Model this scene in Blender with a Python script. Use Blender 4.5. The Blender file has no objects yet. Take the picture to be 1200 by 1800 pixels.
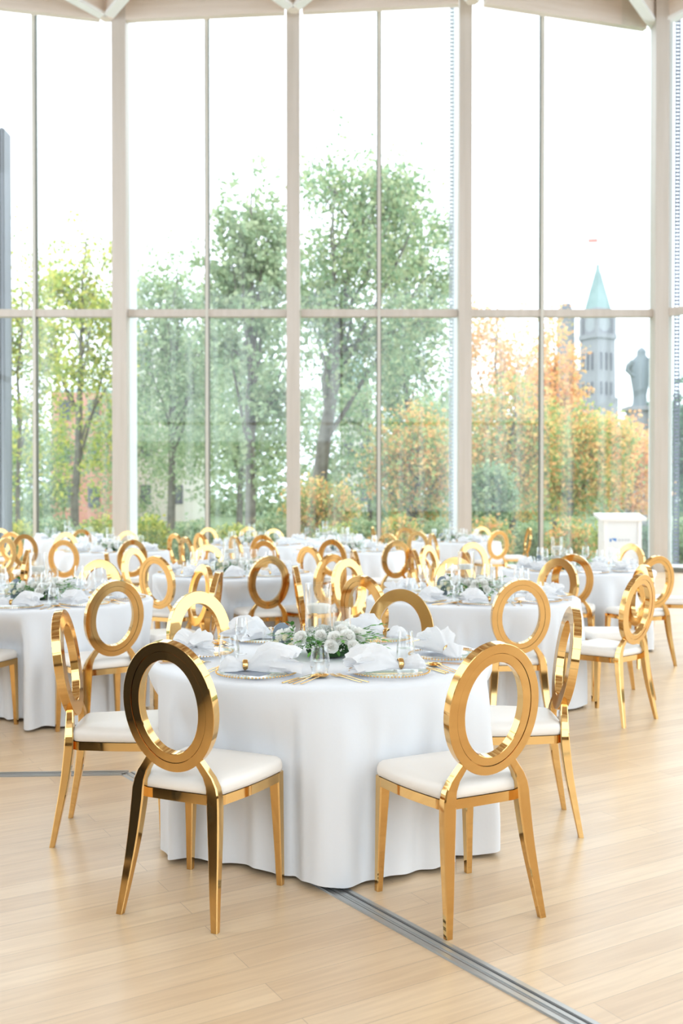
import bpy, math, random
import numpy as np
from mathutils import Vector, Matrix
R = math.radians
rng = random.Random(7)
sc = bpy.context.scene
COL = sc.collection

# ---------------------------------------------------------------- camera, sky, exposure
CAM_H = 1.47
cam_d = bpy.data.cameras.new('camera'); cam = bpy.data.objects.new('camera', cam_d); COL.objects.link(cam)
cam_d.sensor_fit = 'VERTICAL'; cam_d.sensor_height = 36.0; cam_d.sensor_width = 24.0; cam_d.lens = 35.0
cam_d.clip_start = 0.05; cam_d.clip_end = 2000
cam.location = (0, 0, CAM_H); cam.rotation_euler = (R(90 - 0.69), 0, 0)
cam_d.dof.use_dof = True; cam_d.dof.focus_distance = 4.0; cam_d.dof.aperture_fstop = 2.8
sc.camera = cam
W = bpy.data.worlds.new('overcast_sky'); sc.world = W; W.use_nodes = True
wn = W.node_tree; wn.nodes.clear()
wo = wn.nodes.new('ShaderNodeOutputWorld'); wb = wn.nodes.new('ShaderNodeBackground')
wtc = wn.nodes.new('ShaderNodeTexCoord'); wsep = wn.nodes.new('ShaderNodeSeparateXYZ')
wr = wn.nodes.new('ShaderNodeValToRGB')
wr.color_ramp.elements[0].position = 0.0; wr.color_ramp.elements[0].color = (0.74, 0.84, 0.98, 1)
wr.color_ramp.elements[1].position = 0.5; wr.color_ramp.elements[1].color = (0.86, 0.93, 1.0, 1)
wn.links.new(wtc.outputs['Generated'], wsep.inputs[0]); wn.links.new(wsep.outputs['Z'], wr.inputs[0])
wn.links.new(wr.outputs[0], wb.inputs[0]); wb.inputs[1].default_value = 1.0
wn.links.new(wb.outputs[0], wo.inputs[0])
sc.view_settings.view_transform = 'Standard'; sc.view_settings.look = 'None'
sc.view_settings.gamma = 1.0; sc.view_settings.use_curve_mapping = False
sc.view_settings.exposure = 1.88
try:
    sc.cycles.use_denoising = True
    sc.cycles.max_bounces = 14; sc.cycles.diffuse_bounces = 8; sc.cycles.glossy_bounces = 6
    sc.cycles.transmission_bounces = 12; sc.cycles.transparent_max_bounces = 32
    sc.cycles.sample_clamp_indirect = 6.0
    sc.cycles.caustics_reflective = False; sc.cycles.caustics_refractive = False
except Exception: pass
def area_light(name, loc, rot, sx, sy, power, color=(1, 1, 1)):
    d = bpy.data.lights.new(name, 'AREA'); d.shape = 'RECTANGLE'; d.size = sx; d.size_y = sy
    d.energy = power; d.color = color
    o = bpy.data.objects.new(name, d); o.location = loc; o.rotation_euler = rot; COL.objects.link(o)
    return o
LAMP_POWER = 0.0

# ---------------------------------------------------------------- helpers
def tag(o, label=None, cat=None, group=None, kind=None):
    if label: o['label'] = label
    if cat: o['category'] = cat
    if group: o['group'] = group
    if kind: o['kind'] = kind
    return o
def empty(name, loc=(0, 0, 0), rz=0.0):
    o = bpy.data.objects.new(name, None); COL.objects.link(o); o.empty_display_size = .1
    o.location = loc; o.rotation_euler = (0, 0, rz); return o
def link(name, me, mat, parent=None, smooth=None):
    o = bpy.data.objects.new(name, me); COL.objects.link(o)
    if mat is not None and not me.materials: me.materials.append(mat)
    if parent is not None: o.parent = parent
    return o
def sm(me, ang=35):
    me.polygons.foreach_set('use_smooth', [True] * len(me.polygons))
    if ang is not None: me.set_sharp_from_angle(angle=R(ang))
    return me
class MB:
    def __init__(s): s.v = []; s.f = []
    def add(s, vs, fs):
        n = len(s.v); s.v += [tuple(v) for v in vs]; s.f += [tuple(i + n for i in f) for f in fs]; return s
    def box(s, c, d, M=None):
        x, y, z = d[0] / 2, d[1] / 2, d[2] / 2
        vs = [Vector((a * x, b * y, e * z)) for a in (-1, 1) for b in (-1, 1) for e in (-1, 1)]
        if M is not None: vs = [M @ v for v in vs]
        vs = [v + Vector(c) for v in vs]
        return s.add(vs, [(0, 1, 3, 2), (4, 6, 7, 5), (0, 4, 5, 1), (2, 3, 7, 6), (0, 2, 6, 4), (1, 5, 7, 3)])
    def bar(s, p, q, w, h, up=(0, 0, 1)):
        p, q = Vector(p), Vector(q); d = (q - p).normalized(); u = Vector(up)
        a = d.cross(u).normalized(); b = a.cross(d).normalized()
        vs = []
        for t in (p, q):
            for sx, sy in ((-1, -1), (1, -1), (1, 1), (-1, 1)): vs.append(t + a * (sx * w / 2) + b * (sy * h / 2))
        return s.add(vs, [(0, 3, 2, 1), (4, 5, 6, 7), (0, 1, 5, 4), (1, 2, 6, 5), (2, 3, 7, 6), (3, 0, 4, 7)])
    def loft(s, rings, close=True, caps=True):
        n = len(rings[0]); vs = [p for r in rings for p in r]; fs = []
        for i in range(len(rings) - 1):
            for j in range(n if close else n - 1):
                k = (j + 1) % n
                fs.append((i * n + j, i * n + k, (i + 1) * n + k, (i + 1) * n + j))
        if caps: fs.append(tuple(range(n))[::-1]); fs.append(tuple((len(rings) - 1) * n + j for j in range(n)))
        return s.add(vs, fs)
    def tube(s, pts, rads, n=8, caps=True):
        rings = []; pts = [Vector(p) for p in pts]; prev = None
        for i, p in enumerate(pts):
            d = (pts[min(i + 1, len(pts) - 1)] - pts[max(i - 1, 0)]).normalized()
            a = d.orthogonal().normalized() if prev is None else (prev - d * prev.dot(d)).normalized()
            prev = a; b = d.cross(a); r = rads[i] if hasattr(rads, '__len__') else rads
            rings.append([p + a * (math.cos(2 * math.pi * k / n) * r) + b * (math.sin(2 * math.pi * k / n) * r) for k in range(n)])
        return s.loft(rings, True, caps)
    def lathe(s, prof, n=32, c=(0, 0, 0)):
        vs = []; fs = []; cx, cy, cz = c
        for r, z in prof:
            for k in range(n):
                t = 2 * math.pi * k / n; vs.append((cx + r * math.cos(t), cy + r * math.sin(t), cz + z))
        for i in range(len(prof) - 1):
            for k in range(n):
                l = (k + 1) % n; fs.append((i * n + k, i * n + l, (i + 1) * n + l, (i + 1) * n + k))
        return s.add(vs, fs)
    def mesh(s, name, ang=35, smooth=True):
        me = bpy.data.meshes.new(name); me.from_pydata(s.v, [], s.f); me.validate()
        if smooth: sm(me, ang)
        return me
    def build(s, name, mat, parent=None, ang=35, smooth=True):
        return link(name, s.mesh(name, ang, smooth), mat, parent)
def copy_tree(o, parent=None, depth=3):
    c = o.copy(); COL.objects.link(c); c.parent = parent
    if depth > 0:
        for ch in KIDS.get(o.name, [k for k in o.children]): copy_tree(ch, c, depth - 1)
    return c
KIDS = {}

# ---------------------------------------------------------------- materials
def mat(name, color=(.8, .8, .8), rough=.5, metal=0.0, **kw):
    m = bpy.data.materials.new(name); m.use_nodes = True
    b = m.node_tree.nodes['Principled BSDF']
    b.inputs['Base Color'].default_value = (*color, 1); b.inputs['Roughness'].default_value = rough
    b.inputs['Metallic'].default_value = metal
    for k, v in kw.items():
        k = k.replace('_', ' ')
        if k in b.inputs: b.inputs[k].default_value = v
    return m
def N(m, t, **kw):
    n = m.node_tree.nodes.new('ShaderNode' + t)
    for k, v in kw.items(): setattr(n, k, v)
    return n
def L(m, a, b): m.node_tree.links.new(a, b)
def bump(m, scale, strength, dist=.01, detail=3, coord='Object', stretch=None):
    b = m.node_tree.nodes['Principled BSDF']
    tc = N(m, 'TexCoord'); ns = N(m, 'TexNoise'); ns.inputs['Scale'].default_value = scale; ns.inputs['Detail'].default_value = detail
    if stretch:
        mp = N(m, 'Mapping'); mp.inputs['Scale'].default_value = stretch; L(m, tc.outputs[coord], mp.inputs[0]); L(m, mp.outputs[0], ns.inputs[0])
    else: L(m, tc.outputs[coord], ns.inputs[0])
    bp = N(m, 'Bump'); bp.inputs['Strength'].default_value = strength; bp.inputs['Distance'].default_value = dist
    L(m, ns.outputs[0], bp.inputs['Height']); L(m, bp.outputs[0], b.inputs['Normal'])
    return m
GOLD = mat('polished_gold', (.77, .49, .195), .065, 1.0)
bump(GOLD, 5, .12, .01, 1)
GOLD2 = mat('cutlery_gold', (.84, .52, .20), .16, 1.0)
BLACKPAD = mat('rubber_foot', (.05, .05, .05), .6)
SEAT = mat('ivory_vinyl', (.93, .885, .83), .38); bump(SEAT, 220, .08, .002)
CLOTH = mat('white_linen', (.80, .82, .855), .85, Sheen_Weight=.15); bump(CLOTH, 40, .12, .004, 6)
def thin_mat(name, c, tr):
    m = bpy.data.materials.new(name); m.use_nodes = True; m.node_tree.nodes.clear()
    o = N(m, 'OutputMaterial'); d = N(m, 'BsdfDiffuse'); t = N(m, 'BsdfTranslucent'); x = N(m, 'MixShader')
    d.inputs[0].default_value = (*c, 1); t.inputs[0].default_value = (*c, 1); x.inputs[0].default_value = tr
    L(m, d.outputs[0], x.inputs[1]); L(m, t.outputs[0], x.inputs[2]); L(m, x.outputs[0], o.inputs[0]); return m
NAPKIN = thin_mat('white_napkin', (.96, .96, .965), .45)
WAX = mat('candle_wax', (.93, .91, .84), .45, Subsurface_Weight=.0)
PETAL = thin_mat('white_petals', (.97, .965, .94), .5)
CREAMPETAL = thin_mat('cream_petals', (.94, .91, .76), .5)
LEAF = mat('green_leaves', (.09, .26, .05), .4)
LEAF2 = mat('bright_leaves', (.16, .42, .07), .4)
GREYCARD = mat('slate_grey_card', (.27, .32, .39), .6)
DARKCARD = mat('dark_slate_card', (.30, .34, .41), .6)
WHITEPAINT = mat('white_laminate', (.86, .87, .88), .4)
BLUE = mat('blue_print', (.03, .22, .62), .5)
PRINTGREY = mat('grey_print', (.60, .63, .66), .5)
def thin_glass(name, tint=(.97, .985, .98), ior=1.45, rough=0.0, refl_streak=0.0, boost=1.0, f0k=1.0, pwr=5.0):
    m = bpy.data.materials.new(name); m.use_nodes = True; m.node_tree.nodes.clear()
    o = N(m, 'OutputMaterial'); mx = N(m, 'MixShader'); t = N(m, 'BsdfTransparent'); g = N(m, 'BsdfGlossy'); f = N(m, 'LayerWeight')
    t.inputs[0].default_value = (*tint, 1); g.inputs['Roughness'].default_value = rough
    g.inputs[0].default_value = (boost, boost, boost, 1)
    f0 = ((ior - 1) / (ior + 1)) ** 2 * f0k
    pw = N(m, 'Math', operation='POWER'); L(m, f.outputs['Facing'], pw.inputs[0]); pw.inputs[1].default_value = pwr
    ma = N(m, 'Math', operation='MULTIPLY_ADD'); L(m, pw.outputs[0], ma.inputs[0]); ma.inputs[1].default_value = 1 - f0; ma.inputs[2].default_value = f0
    L(m, ma.outputs[0], mx.inputs[0]); L(m, t.outputs[0], mx.inputs[1]); L(m, g.outputs[0], mx.inputs[2])
    out = mx.outputs[0]
    if refl_streak:  # whitish reflections painted into the panes as translucent vertical streaks
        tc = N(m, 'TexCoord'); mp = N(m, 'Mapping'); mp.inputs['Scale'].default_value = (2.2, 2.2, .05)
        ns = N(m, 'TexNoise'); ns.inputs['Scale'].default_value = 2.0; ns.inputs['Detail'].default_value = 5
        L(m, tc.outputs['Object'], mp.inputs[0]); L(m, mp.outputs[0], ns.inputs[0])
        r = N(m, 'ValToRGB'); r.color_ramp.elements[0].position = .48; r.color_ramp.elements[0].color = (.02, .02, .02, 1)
        r.color_ramp.elements[1].position = .72; r.color_ramp.elements[1].color = (refl_streak, refl_streak, refl_streak, 1)
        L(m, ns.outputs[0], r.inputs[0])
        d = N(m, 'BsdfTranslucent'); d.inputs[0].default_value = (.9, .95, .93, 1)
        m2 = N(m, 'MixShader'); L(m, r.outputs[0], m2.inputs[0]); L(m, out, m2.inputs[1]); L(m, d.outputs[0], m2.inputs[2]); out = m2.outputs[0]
    L(m, out, o.inputs[0]); return m
GLASS = thin_glass('clear_glassware', (.985, .99, .992), 1.5, f0k=1.3, pwr=2.6)
CRYSTAL = thin_glass('clear_charger_glass', (.975, .98, .99), 1.6, .03, f0k=1.5)
WATER = thin_glass('water', (.985, .99, .99), 1.33)
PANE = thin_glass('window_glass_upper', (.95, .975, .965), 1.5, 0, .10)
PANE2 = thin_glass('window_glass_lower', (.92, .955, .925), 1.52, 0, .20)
def wood(name, c1, c2, axis=(1, 1, .08), scale=9, rough=.5):
    m = mat(name, c1, rough); b = m.node_tree.nodes['Principled BSDF']
    tc = N(m, 'TexCoord'); mp = N(m, 'Mapping'); mp.inputs['Scale'].default_value = axis
    ns = N(m, 'TexNoise'); ns.inputs['Scale'].default_value = scale; ns.inputs['Detail'].default_value = 6
    L(m, tc.outputs['Object'], mp.inputs[0]); L(m, mp.outputs[0], ns.inputs[0])
    r = N(m, 'ValToRGB'); r.color_ramp.elements[0].position = .3; r.color_ramp.elements[0].color = (*c2, 1)
    r.color_ramp.elements[1].position = .7; r.color_ramp.elements[1].color = (*c1, 1)
    L(m, ns.outputs[0], r.inputs[0]); L(m, r.outputs[0], b.inputs['Base Color']); return m
TIMBER = wood('pale_timber_post', (.60, .53, .465), (.54, .47, .40), (1, 1, .06))
BEAM = wood('whitewashed_timber_beam', (.80, .70, .61), (.72, .61, .51), (.12, .12, 1.6), 8)
BEAMEDGE = mat('lit_beam_edge', (.86, .84, .80), .5)  # light on the beam undersides put into a whiter colour
MULL = mat('bronze_mullion', (.20, .20, .17), .45, .2)
CAPM = mat('mullion_cap_grey', (.60, .565, .49), .5)
REVEAL = mat('daylit_reveal', (.85, .87, .90), .5)  # daylight on the outer fin sides, put into a bluish white colour
CEIL = mat('ceiling_board', (.88, .86, .83), .8)
BACKWOOD = wood('pale_wood_panelling', (.46, .35, .25), (.38, .28, .19), (1, 1, .1), 6)
DARKW = mat('dark_bronze_panel', (.03, .028, .026), .6)

# floor: oak strips running away to the right
def floor_mat():
    m = mat('oak_strip_floor', (.7, .55, .4), .3); b = m.node_tree.nodes['Principled BSDF']
    tc = N(m, 'TexCoord'); mp = N(m, 'Mapping'); mp.inputs['Rotation'].default_value = (0, 0, -math.atan2(.506, .863))
    L(m, tc.outputs['Object'], mp.inputs[0])
    br = N(m, 'TexBrick'); br.offset = .37; br.offset_frequency = 2; br.squash = 1.0
    br.inputs['Scale'].default_value = 1.0; br.inputs['Brick Width'].default_value = 2.1; br.inputs['Row Height'].default_value = .118
    br.inputs['Mortar Size'].default_value = .0008; br.inputs['Mortar Smooth'].default_value = .3; br.inputs['Bias'].default_value = -.15
    br.inputs['Color1'].default_value = (.80, .605, .40, 1); br.inputs['Color2'].default_value = (.68, .485, .30, 1)
    br.inputs['Mortar'].default_value = (.36, .25, .16, 1)
    L(m, mp.outputs[0], br.inputs[0])
    mp2 = N(m, 'Mapping'); mp2.inputs['Scale'].default_value = (1.2, 22, 1); L(m, mp.outputs[0], mp2.inputs[0])
    ns = N(m, 'TexNoise'); ns.inputs['Scale'].default_value = 2.2; ns.inputs['Detail'].default_value = 8; ns.inputs['Distortion'].default_value = .6
    L(m, mp2.outputs[0], ns.inputs[0])
    r = N(m, 'ValToRGB'); r.color_ramp.elements[0].position = .35; r.color_ramp.elements[0].color = (.82, .76, .70, 1)
    r.color_ramp.elements[1].position = .65; r.color_ramp.elements[1].color = (1.06, 1.05, 1.04, 1)
    L(m, ns.outputs[0], r.inputs[0])
    mx = N(m, 'MixRGB'); mx.blend_type = 'MULTIPLY'; mx.inputs[0].default_value = .5
    L(m, br.outputs['Color'], mx.inputs[1]); L(m, r.outputs[0], mx.inputs[2]); L(m, mx.outputs[0], b.inputs['Base Color'])
    n2 = N(m, 'TexNoise'); n2.inputs['Scale'].default_value = 3.0; n2.inputs['Detail'].default_value = 5; L(m, mp.outputs[0], n2.inputs[0])
    mr = N(m, 'MapRange'); mr.inputs['To Min'].default_value = .26; mr.inputs['To Max'].default_value = .42
    L(m, n2.outputs[0], mr.inputs[0]); L(m, mr.outputs[0], b.inputs['Roughness'])
    bp = N(m, 'Bump'); bp.inputs['Strength'].default_value = .12; bp.inputs['Distance'].default_value = .003
    L(m, br.outputs['Fac'], bp.inputs['Height']); bp.invert = True; L(m, bp.outputs[0], b.inputs['Normal'])
    b.inputs['Specular IOR Level'].default_value = 1.0
    return m
FLOOR = floor_mat()

def at(px, Y, z=None, y=None):
    """world X for a pixel column at depth Y"""
    return (px - 600) / 1750.0 * Y

# ---------------------------------------------------------------- the room
def poly_slab(name, pts, z0, z1, m):
    n = len(pts); b = MB()
    b.add([(x, y, z0) for x, y in pts] + [(x, y, z1) for x, y in pts],
          [tuple(range(n))[::-1], tuple(range(n, 2 * n))] + [(i, (i + 1) % n, n + (i + 1) % n, n + i) for i in range(n)])
    o = b.build(name, m, smooth=False); o['kind'] = 'structure'; return o
YB = 20.5
P = [(-10.6, 18.4), (-8.05, YB), (-4.52, YB), (-.985, YB), (2.52, YB), (6.54, YB), (9.3, 17.9), (10.6, 14.0), (10.6, 9.0), (10.6, 4.0), (10.6, -1.0), (10.6, -9.0), (-10.6, -9.0), (-10.6, 3.5), (-10.6, 8.5), (-10.6, 13.5)]
foot = P[:]
poly_slab('floor', foot, -.25, 0.0, FLOOR)
ZB = 11.2; ZC = 12.7
poly_slab('ceiling', foot, ZC, ZC + .3, CEIL)

def facet(k, a, b, pw, trim_label, mull=True, glass=True):
    """one glazed bay between two posts: window_k > frame, transom, mullion, panes"""
    a = Vector((*a, 0)); b = Vector((*b, 0)); d = (b - a).normalized(); nrm = Vector((-d.y, d.x, 0))
    if nrm.y < 0 and abs(nrm.y) > abs(nrm.x): nrm = -nrm
    ln = (b - a).length; p = a + d * pw; q = b - d * pw; up = Vector((0, 0, 1))
    fr = MB()
    fr.bar(p + up * .05, q + up * .05, .12, .10); fr.bar(p + up * 12.62, q + up * 12.62, .12, .12)
    f = fr.build('window_%d' % k, MULL, smooth=False); f['kind'] = 'structure'
    t = MB(); t.bar(p + up * 5.30, q + up * 5.30, .16, .15)
    t.build('transom', TIMBER, f, smooth=False)
    segs = [(p, q)]
    if mull:
        c = (p + q) / 2 if k != 5 else p + (q - p) * .385
        m = MB(); m.bar(c, c + up * 12.6, .10, .10, up=(d.x, d.y, 0)); m.build('mullion', MULL, f, smooth=False)
        e = MB(); e.bar(c - nrm * .09, c - nrm * .09 + up * 12.6, .045, .06, up=(d.x, d.y, 0)); e.build('mullion_cap', CAPM, f, smooth=False)
        segs = [(p, c), (c, q)]
    for (u, v) in segs:
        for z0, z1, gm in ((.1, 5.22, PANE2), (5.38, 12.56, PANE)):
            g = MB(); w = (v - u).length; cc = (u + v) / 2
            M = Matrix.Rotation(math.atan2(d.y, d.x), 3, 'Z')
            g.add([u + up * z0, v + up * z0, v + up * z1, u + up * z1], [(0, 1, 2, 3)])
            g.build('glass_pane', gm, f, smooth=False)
    return f
wk = 0; tk = 0
def trim(bmb, m, name=None):
    global tk
    tk += 1; o = bmb.build('trim_%d' % tk, m, smooth=False); o['kind'] = 'structure'; return o
for i in range(len(P)):
    a, b = P[i], P[(i + 1) % len(P)]
    if a in ((-10.6, -9.0), (10.6, -1.0)): continue
    wk += 1; facet(wk, a, b, .15, '')
# posts (timber fins, deeper than wide) with outer reveals whitened to look daylit
PW = [(-8.05, .30), (-4.52, .29), (-.985, .27), (2.52, .26), (6.51, .275)]
for x, w in PW:
    b = MB(); b.box((x, YB - .05, ZC / 2), (w, .34, ZC)); trim(b, TIMBER)
    dp = {-4.52: .75, 2.52: 1.1}.get(x, .08)
    b = MB(); b.box((x, YB + .12 + dp / 2, ZC / 2), (w * .96, dp, ZC)); trim(b, REVEAL)
b = MB(); b.bar((6.66, YB - .04, ZC / 2), (6.76, YB - .10, ZC / 2), ZC, .04, up=(.45, .9, 0)); trim(b, REVEAL)
for (x, y) in P:
    if abs(y - YB) > .1:
        b = MB(); b.box((x, y, ZC / 2), (.3, .3, ZC)); trim(b, TIMBER)
# back wall and low part of the left wall
b = MB(); b.box((0, -9.1, .45), (21.4, .2, .9)); o = b.build('wall_back', BACKWOOD, smooth=False); o['kind'] = 'structure'
b = MB(); b.box((-5.4, -9.1, 2.6), (10.6, .2, 3.6)); o = b.build('wall_rear_panel', mat('cream_plaster', (.74, .66, .55), .8), smooth=False); o['kind'] = 'structure'
b = MB(); b.box((10.7, -5.1, ZC / 2), (.2, 8, ZC)); o = b.build('wall_right', BACKWOOD, smooth=False); o['kind'] = 'structure'
b = MB(); b.box((-10.7, -2.75, ZC / 2), (.2, 12.5, ZC)); o = b.build('wall_left', BACKWOOD, smooth=False); o['kind'] = 'structure'

# timber coffer beams: zigzag headers above the glass and a triangular grid coming into the room
def beam(a, b, z0=ZB, h=1.5, w=.15, edge=True):
    d = MB(); a = Vector((a[0], a[1], 0)); b = Vector((b[0], b[1], 0))
    d.bar(a + Vector((0, 0, z0 + h / 2)), b + Vector((0, 0, z0 + h / 2)), w, h)
    o = trim(d, BEAM)
    if not edge: return o
    e = MB(); e.bar(a + Vector((0, 0, z0 + .03)), b + Vector((0, 0, z0 + .03)), w + .05, .07); e.build('beam_edge', BEAMEDGE, o, smooth=False)
    return o
def XY(px, y, z=ZB):
    Y = 1750 * (z - CAM_H) / (879 - y); return ((px - 600) / 1750 * Y, Y)
HD = [((-140, 5), (178, 42)), ((215, 43), (500, 30)), ((532, 29), (805, 15)), ((850, 15), (1130, 58)), ((1152, 55), (1290, -10))]
for a, b in HD: beam(XY(*a), XY(*b), edge=False)
nodes = [(-8.2, 19.6), XY(190, 39), XY(516, 24), XY(828, 9), XY(1148, 55)]
row2 = []
for i, (x, y) in enumerate(nodes):
    beam((x, y), (x - 1.75, y - 2.7)); beam((x, y), (x + 1.75, y - 2.7))
for k in range(8):
    yy = 17.4 - k * 3.0
    beam((-10.4, yy), (10.4, yy))
    for j in range(-3, 4):
        x = j * 3.5 + (0 if k % 2 else 1.75)
        if abs(x) < 9: beam((x, yy), (x - 1.75, yy - 3.0)); beam((x, yy), (x + 1.75, yy - 3.0))
# small black spotlights tucked in the coffers near the second post
for px, y in ((568, 3), (741, -4)):
    X, Y = XY(px, y, 11.45)
    r = empty('ceiling_spotlight', (X, Y, 11.45))
    c = MB(); c.tube([(0, 0, .25), (.05, -.05, 0)], .07, 14); c.build('lamp_housing', DARKW, r)
    c = MB(); c.tube([(0, 0, .2), (0, 0, 1.25)], .015, 8); c.build('stem', DARKW, r)
    tag(r, 'small black spotlight up in the timber ceiling ' + ('right of the second post' if px < 600 else 'left of the third post'), 'spotlight')
for x, y in nodes[1:]:
    b = MB(); b.loft([[Vector((x + .13 * math.cos(R(60 * i)), y - .03 + .13 * math.sin(R(60 * i)), z)) for i in range(6)] for z in (ZB - .02, ZC)]); trim(b, BEAM)
# luminous ceiling panels of the hall, above the frame
for i, (x, y) in enumerate([(-6, 14), (0, 14), (6, 14), (-6, 8), (0, 8), (6, 8), (-6, 2), (0, 2), (6, 2), (-6, -4), (0, -4), (6, -4)]):
    if LAMP_POWER: area_light('ceiling_lamp', (x, y, ZB - .1), (0, 0, 0), 2.2, 2.2, LAMP_POWER, (1.0, .96, .90))

# metal floor track
def track(pts, w=.085):
    b = MB()
    for off, ww, zt in ((0, w, .0025), (-.030, .018, .006), (.002, .014, .006), (.032, .018, .006)):
        for p, q in zip(pts[:-1], pts[1:]):
            p, q = Vector((*p, 0)), Vector((*q, 0)); d = (q - p).normalized(); n = Vector((-d.y, d.x, 0))
            b.bar(p + n * off + Vector((0, 0, zt / 2)), q + n * off + Vector((0, 0, zt / 2)), ww, zt)
    return b
STEEL = mat('brushed_steel_track', (.50, .51, .51), .36, .75)
T = [(-6.5, 5.05), (-1.15, 5.34), (-.157, 3.92), (1.55, 1.55)]
# the two channels left and right of the bend
o = track(T).build('floor_track', STEEL, smooth=False)
b = MB()
for off in (-.0165, .0175, .0415):
    for p, q in zip(T[:-1], T[1:]):
        p_, q_ = Vector((*p, .0033)), Vector((*q, .0033)); d = (q_ - p_).normalized(); n = Vector((-d.y, d.x, 0)); b.bar(p_ + n * off, q_ + n * off, .0032, .002)
b.build('groove', mat('dark_groove', (.12, .12, .12), .7), o, smooth=False)
tag(o, 'grooved grey metal track set in the oak floor, running under the front table', 'track')
# thin dark seam in the floor at right
# ---------------------------------------------------------------- chair
def rect_ring(c, w, d, ch=.15, tilt=None):
    """rounded-corner rectangle in xy around c"""
    x, y = w / 2, d / 2; k = min(w, d) * ch
    pts = [(-x + k, -y), (x - k, -y), (x, -y + k), (x, y - k), (x - k, y), (-x + k, y), (-x, y - k), (-x, -y + k)]
    return [Vector((c[0] + a, c[1] + b, c[2])) for a, b in pts]
def interp(tab, z):
    for (z0, *a), (z1, *b) in zip(tab[:-1], tab[1:]):
        if z0 <= z <= z1:
            t = (z - z0) / (z1 - z0); t = t; return [u + (v - u) * t for u, v in zip(a, b)]
    return list(tab[-1][1:])
def smooth_tab(tab, n):
    zs = np.linspace(tab[0][0], tab[-1][0], n); arr = np.array(tab); out = []
    for z in zs:
        # Catmull-Rom through the table
        i = max(0, min(len(tab) - 2, int(np.searchsorted(arr[:, 0], z) - 1)))
        z0, z1 = arr[i, 0], arr[i + 1, 0]; t = (z - z0) / (z1 - z0)
        p0 = arr[max(i - 1, 0)]; p1 = arr[i]; p2 = arr[i + 1]; p3 = arr[min(i + 2, len(tab) - 1)]
        m1 = (p2 - p0) / max(p2[0] - p0[0], 1e-6) * (z1 - z0); m2 = (p3 - p1) / max(p3[0] - p1[0], 1e-6) * (z1 - z0)
        v = (2 * t**3 - 3 * t**2 + 1) * p1 + (t**3 - 2 * t**2 + t) * m1 + (-2 * t**3 + 3 * t**2) * p2 + (t**3 - t**2) * m2
        out.append((z, *v[1:]))
    return out
AO, BO, BARW = .186, .236, .066
OC = Vector((0, -.235, .750)); LEAN = R(8.5)
def seat_outline(off=0.0, n=10):
    pts = []
    # corners of trapezoid with rounded corners and gently bowed sides
    cs = [(-.172, -.190), (.172, -.190), (.222, .212), (-.222, .212)]; rad = .045
    cx = 0; out = []
    m = len(cs)
    for i in range(m):
        p = Vector((*cs[i], 0)); a = (Vector((*cs[i - 1], 0)) - p).normalized(); b = (Vector((*cs[(i + 1) % m], 0)) - p).normalized()
        s = p + a * rad; e = p + b * rad
        for k in range(n + 1):
            t = k / n; out.append(s * (1 - t)**2 + p * 2 * t * (1 - t) + e * t * t)
        nx = Vector((*cs[(i + 1) % m], 0)) + (p - Vector((*cs[(i + 1) % m], 0))).normalized() * rad
        nn = Vector((b.y, -b.x, 0))
        for k in range(1, 6):
            t = k / 6; bow = .010 * math.sin(math.pi * t) * (1 if i in (1, 2, 3) else .3)
            out.append(e.lerp(nx, t) + nn * bow)
    c = Vector((0, .01, 0)); res = []
    for p in out:
        d = (p - c); res.append(p + d.normalized() * off)
    return res
def make_chair():
    r = empty('banquet_chair')
    # cushion
    b = MB(); rings = []
    prof = [(-.012, .438), (-.002, .442), (.002, .455), (.002, .470), (-.004, .484), (-.016, .493), (-.045, .4985), (-.085, .502), (-.13, .504)]
    for off, z in prof: rings.append([Vector((p.x, p.y, z)) for p in seat_outline(off)])
    b.loft(rings); b.build('seat', SEAT, r, 60)
    # seat rail
    b = MB(); o1 = seat_outline(-.006); o2 = seat_outline(-.028)
    rings = [[Vector((p.x, p.y, z)) for p in o] for o, z in ((o1, .402), (o1, .437), (o2, .437), (o2, .402), (o1, .402))]
    b.loft(rings, True, False); b.build('seat_frame', GOLD, r)
    for s in (-1, 1):
        tab = [(0.0, .202 * s, .205, .024, .024), (.22, .196 * s, .199, .034, .034), (.437, .190 * s, .190, .046, .046)]
        b = MB(); b.loft([rect_ring((x, y, z), w, d, .12) for z, x, y, w, d in smooth_tab(tab, 7)])
        b.build('leg', GOLD, r)
    for s in (-1, 1):
        tab = [(0.0, .196 * s, -.262, .026, .022), (.12, .182 * s, -.240, .034, .028), (.26, .168 * s, -.215, .043, .035), (.40, .157 * s, -.198, .050, .040),
               (.455, .153 * s, -.196, .048, .038), (.50, .139 * s, -.198, .042, .034), (.545, .108 * s, -.203, .037, .030), (.575, .086 * s, -.208, .034, .028)]
        b = MB(); b.loft([rect_ring((x, y, z), w, d, .12) for z, x, y, w, d in smooth_tab(tab, 18)])
        b.build('leg', GOLD, r)
    # oval back: bevelled ring with a groove on its rear face
    rx = Matrix.Rotation(LEAN, 3, 'X')
    e = .0016
    prof = [(0 + e, .019), (BARW - e, .019), (BARW, .019 - e), (BARW, -.019 + e), (BARW - e, -.019), (.0332, -.019), (.0329, -.014), (.0329, -.008), (.0316, -.008), (.0316, -.016), (.0312, -.0168), (e, -.0168), (0, -.0168 + e), (0, .019 - e)]
    n = 72; rings = []
    for k in range(n + 1):
        t = 2 * math.pi * k / n
        ring = []
        for s, y in prof:
            a = AO - BARW + s; c = BO - BARW + s
            ring.append(OC + rx @ Vector((a * math.sin(t), y, c * math.cos(t))))
        rings.append(ring)
    b = MB(); b.loft(rings, True, False); o = b.build('oval_back', GOLD, r, 30)
    return r
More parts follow.
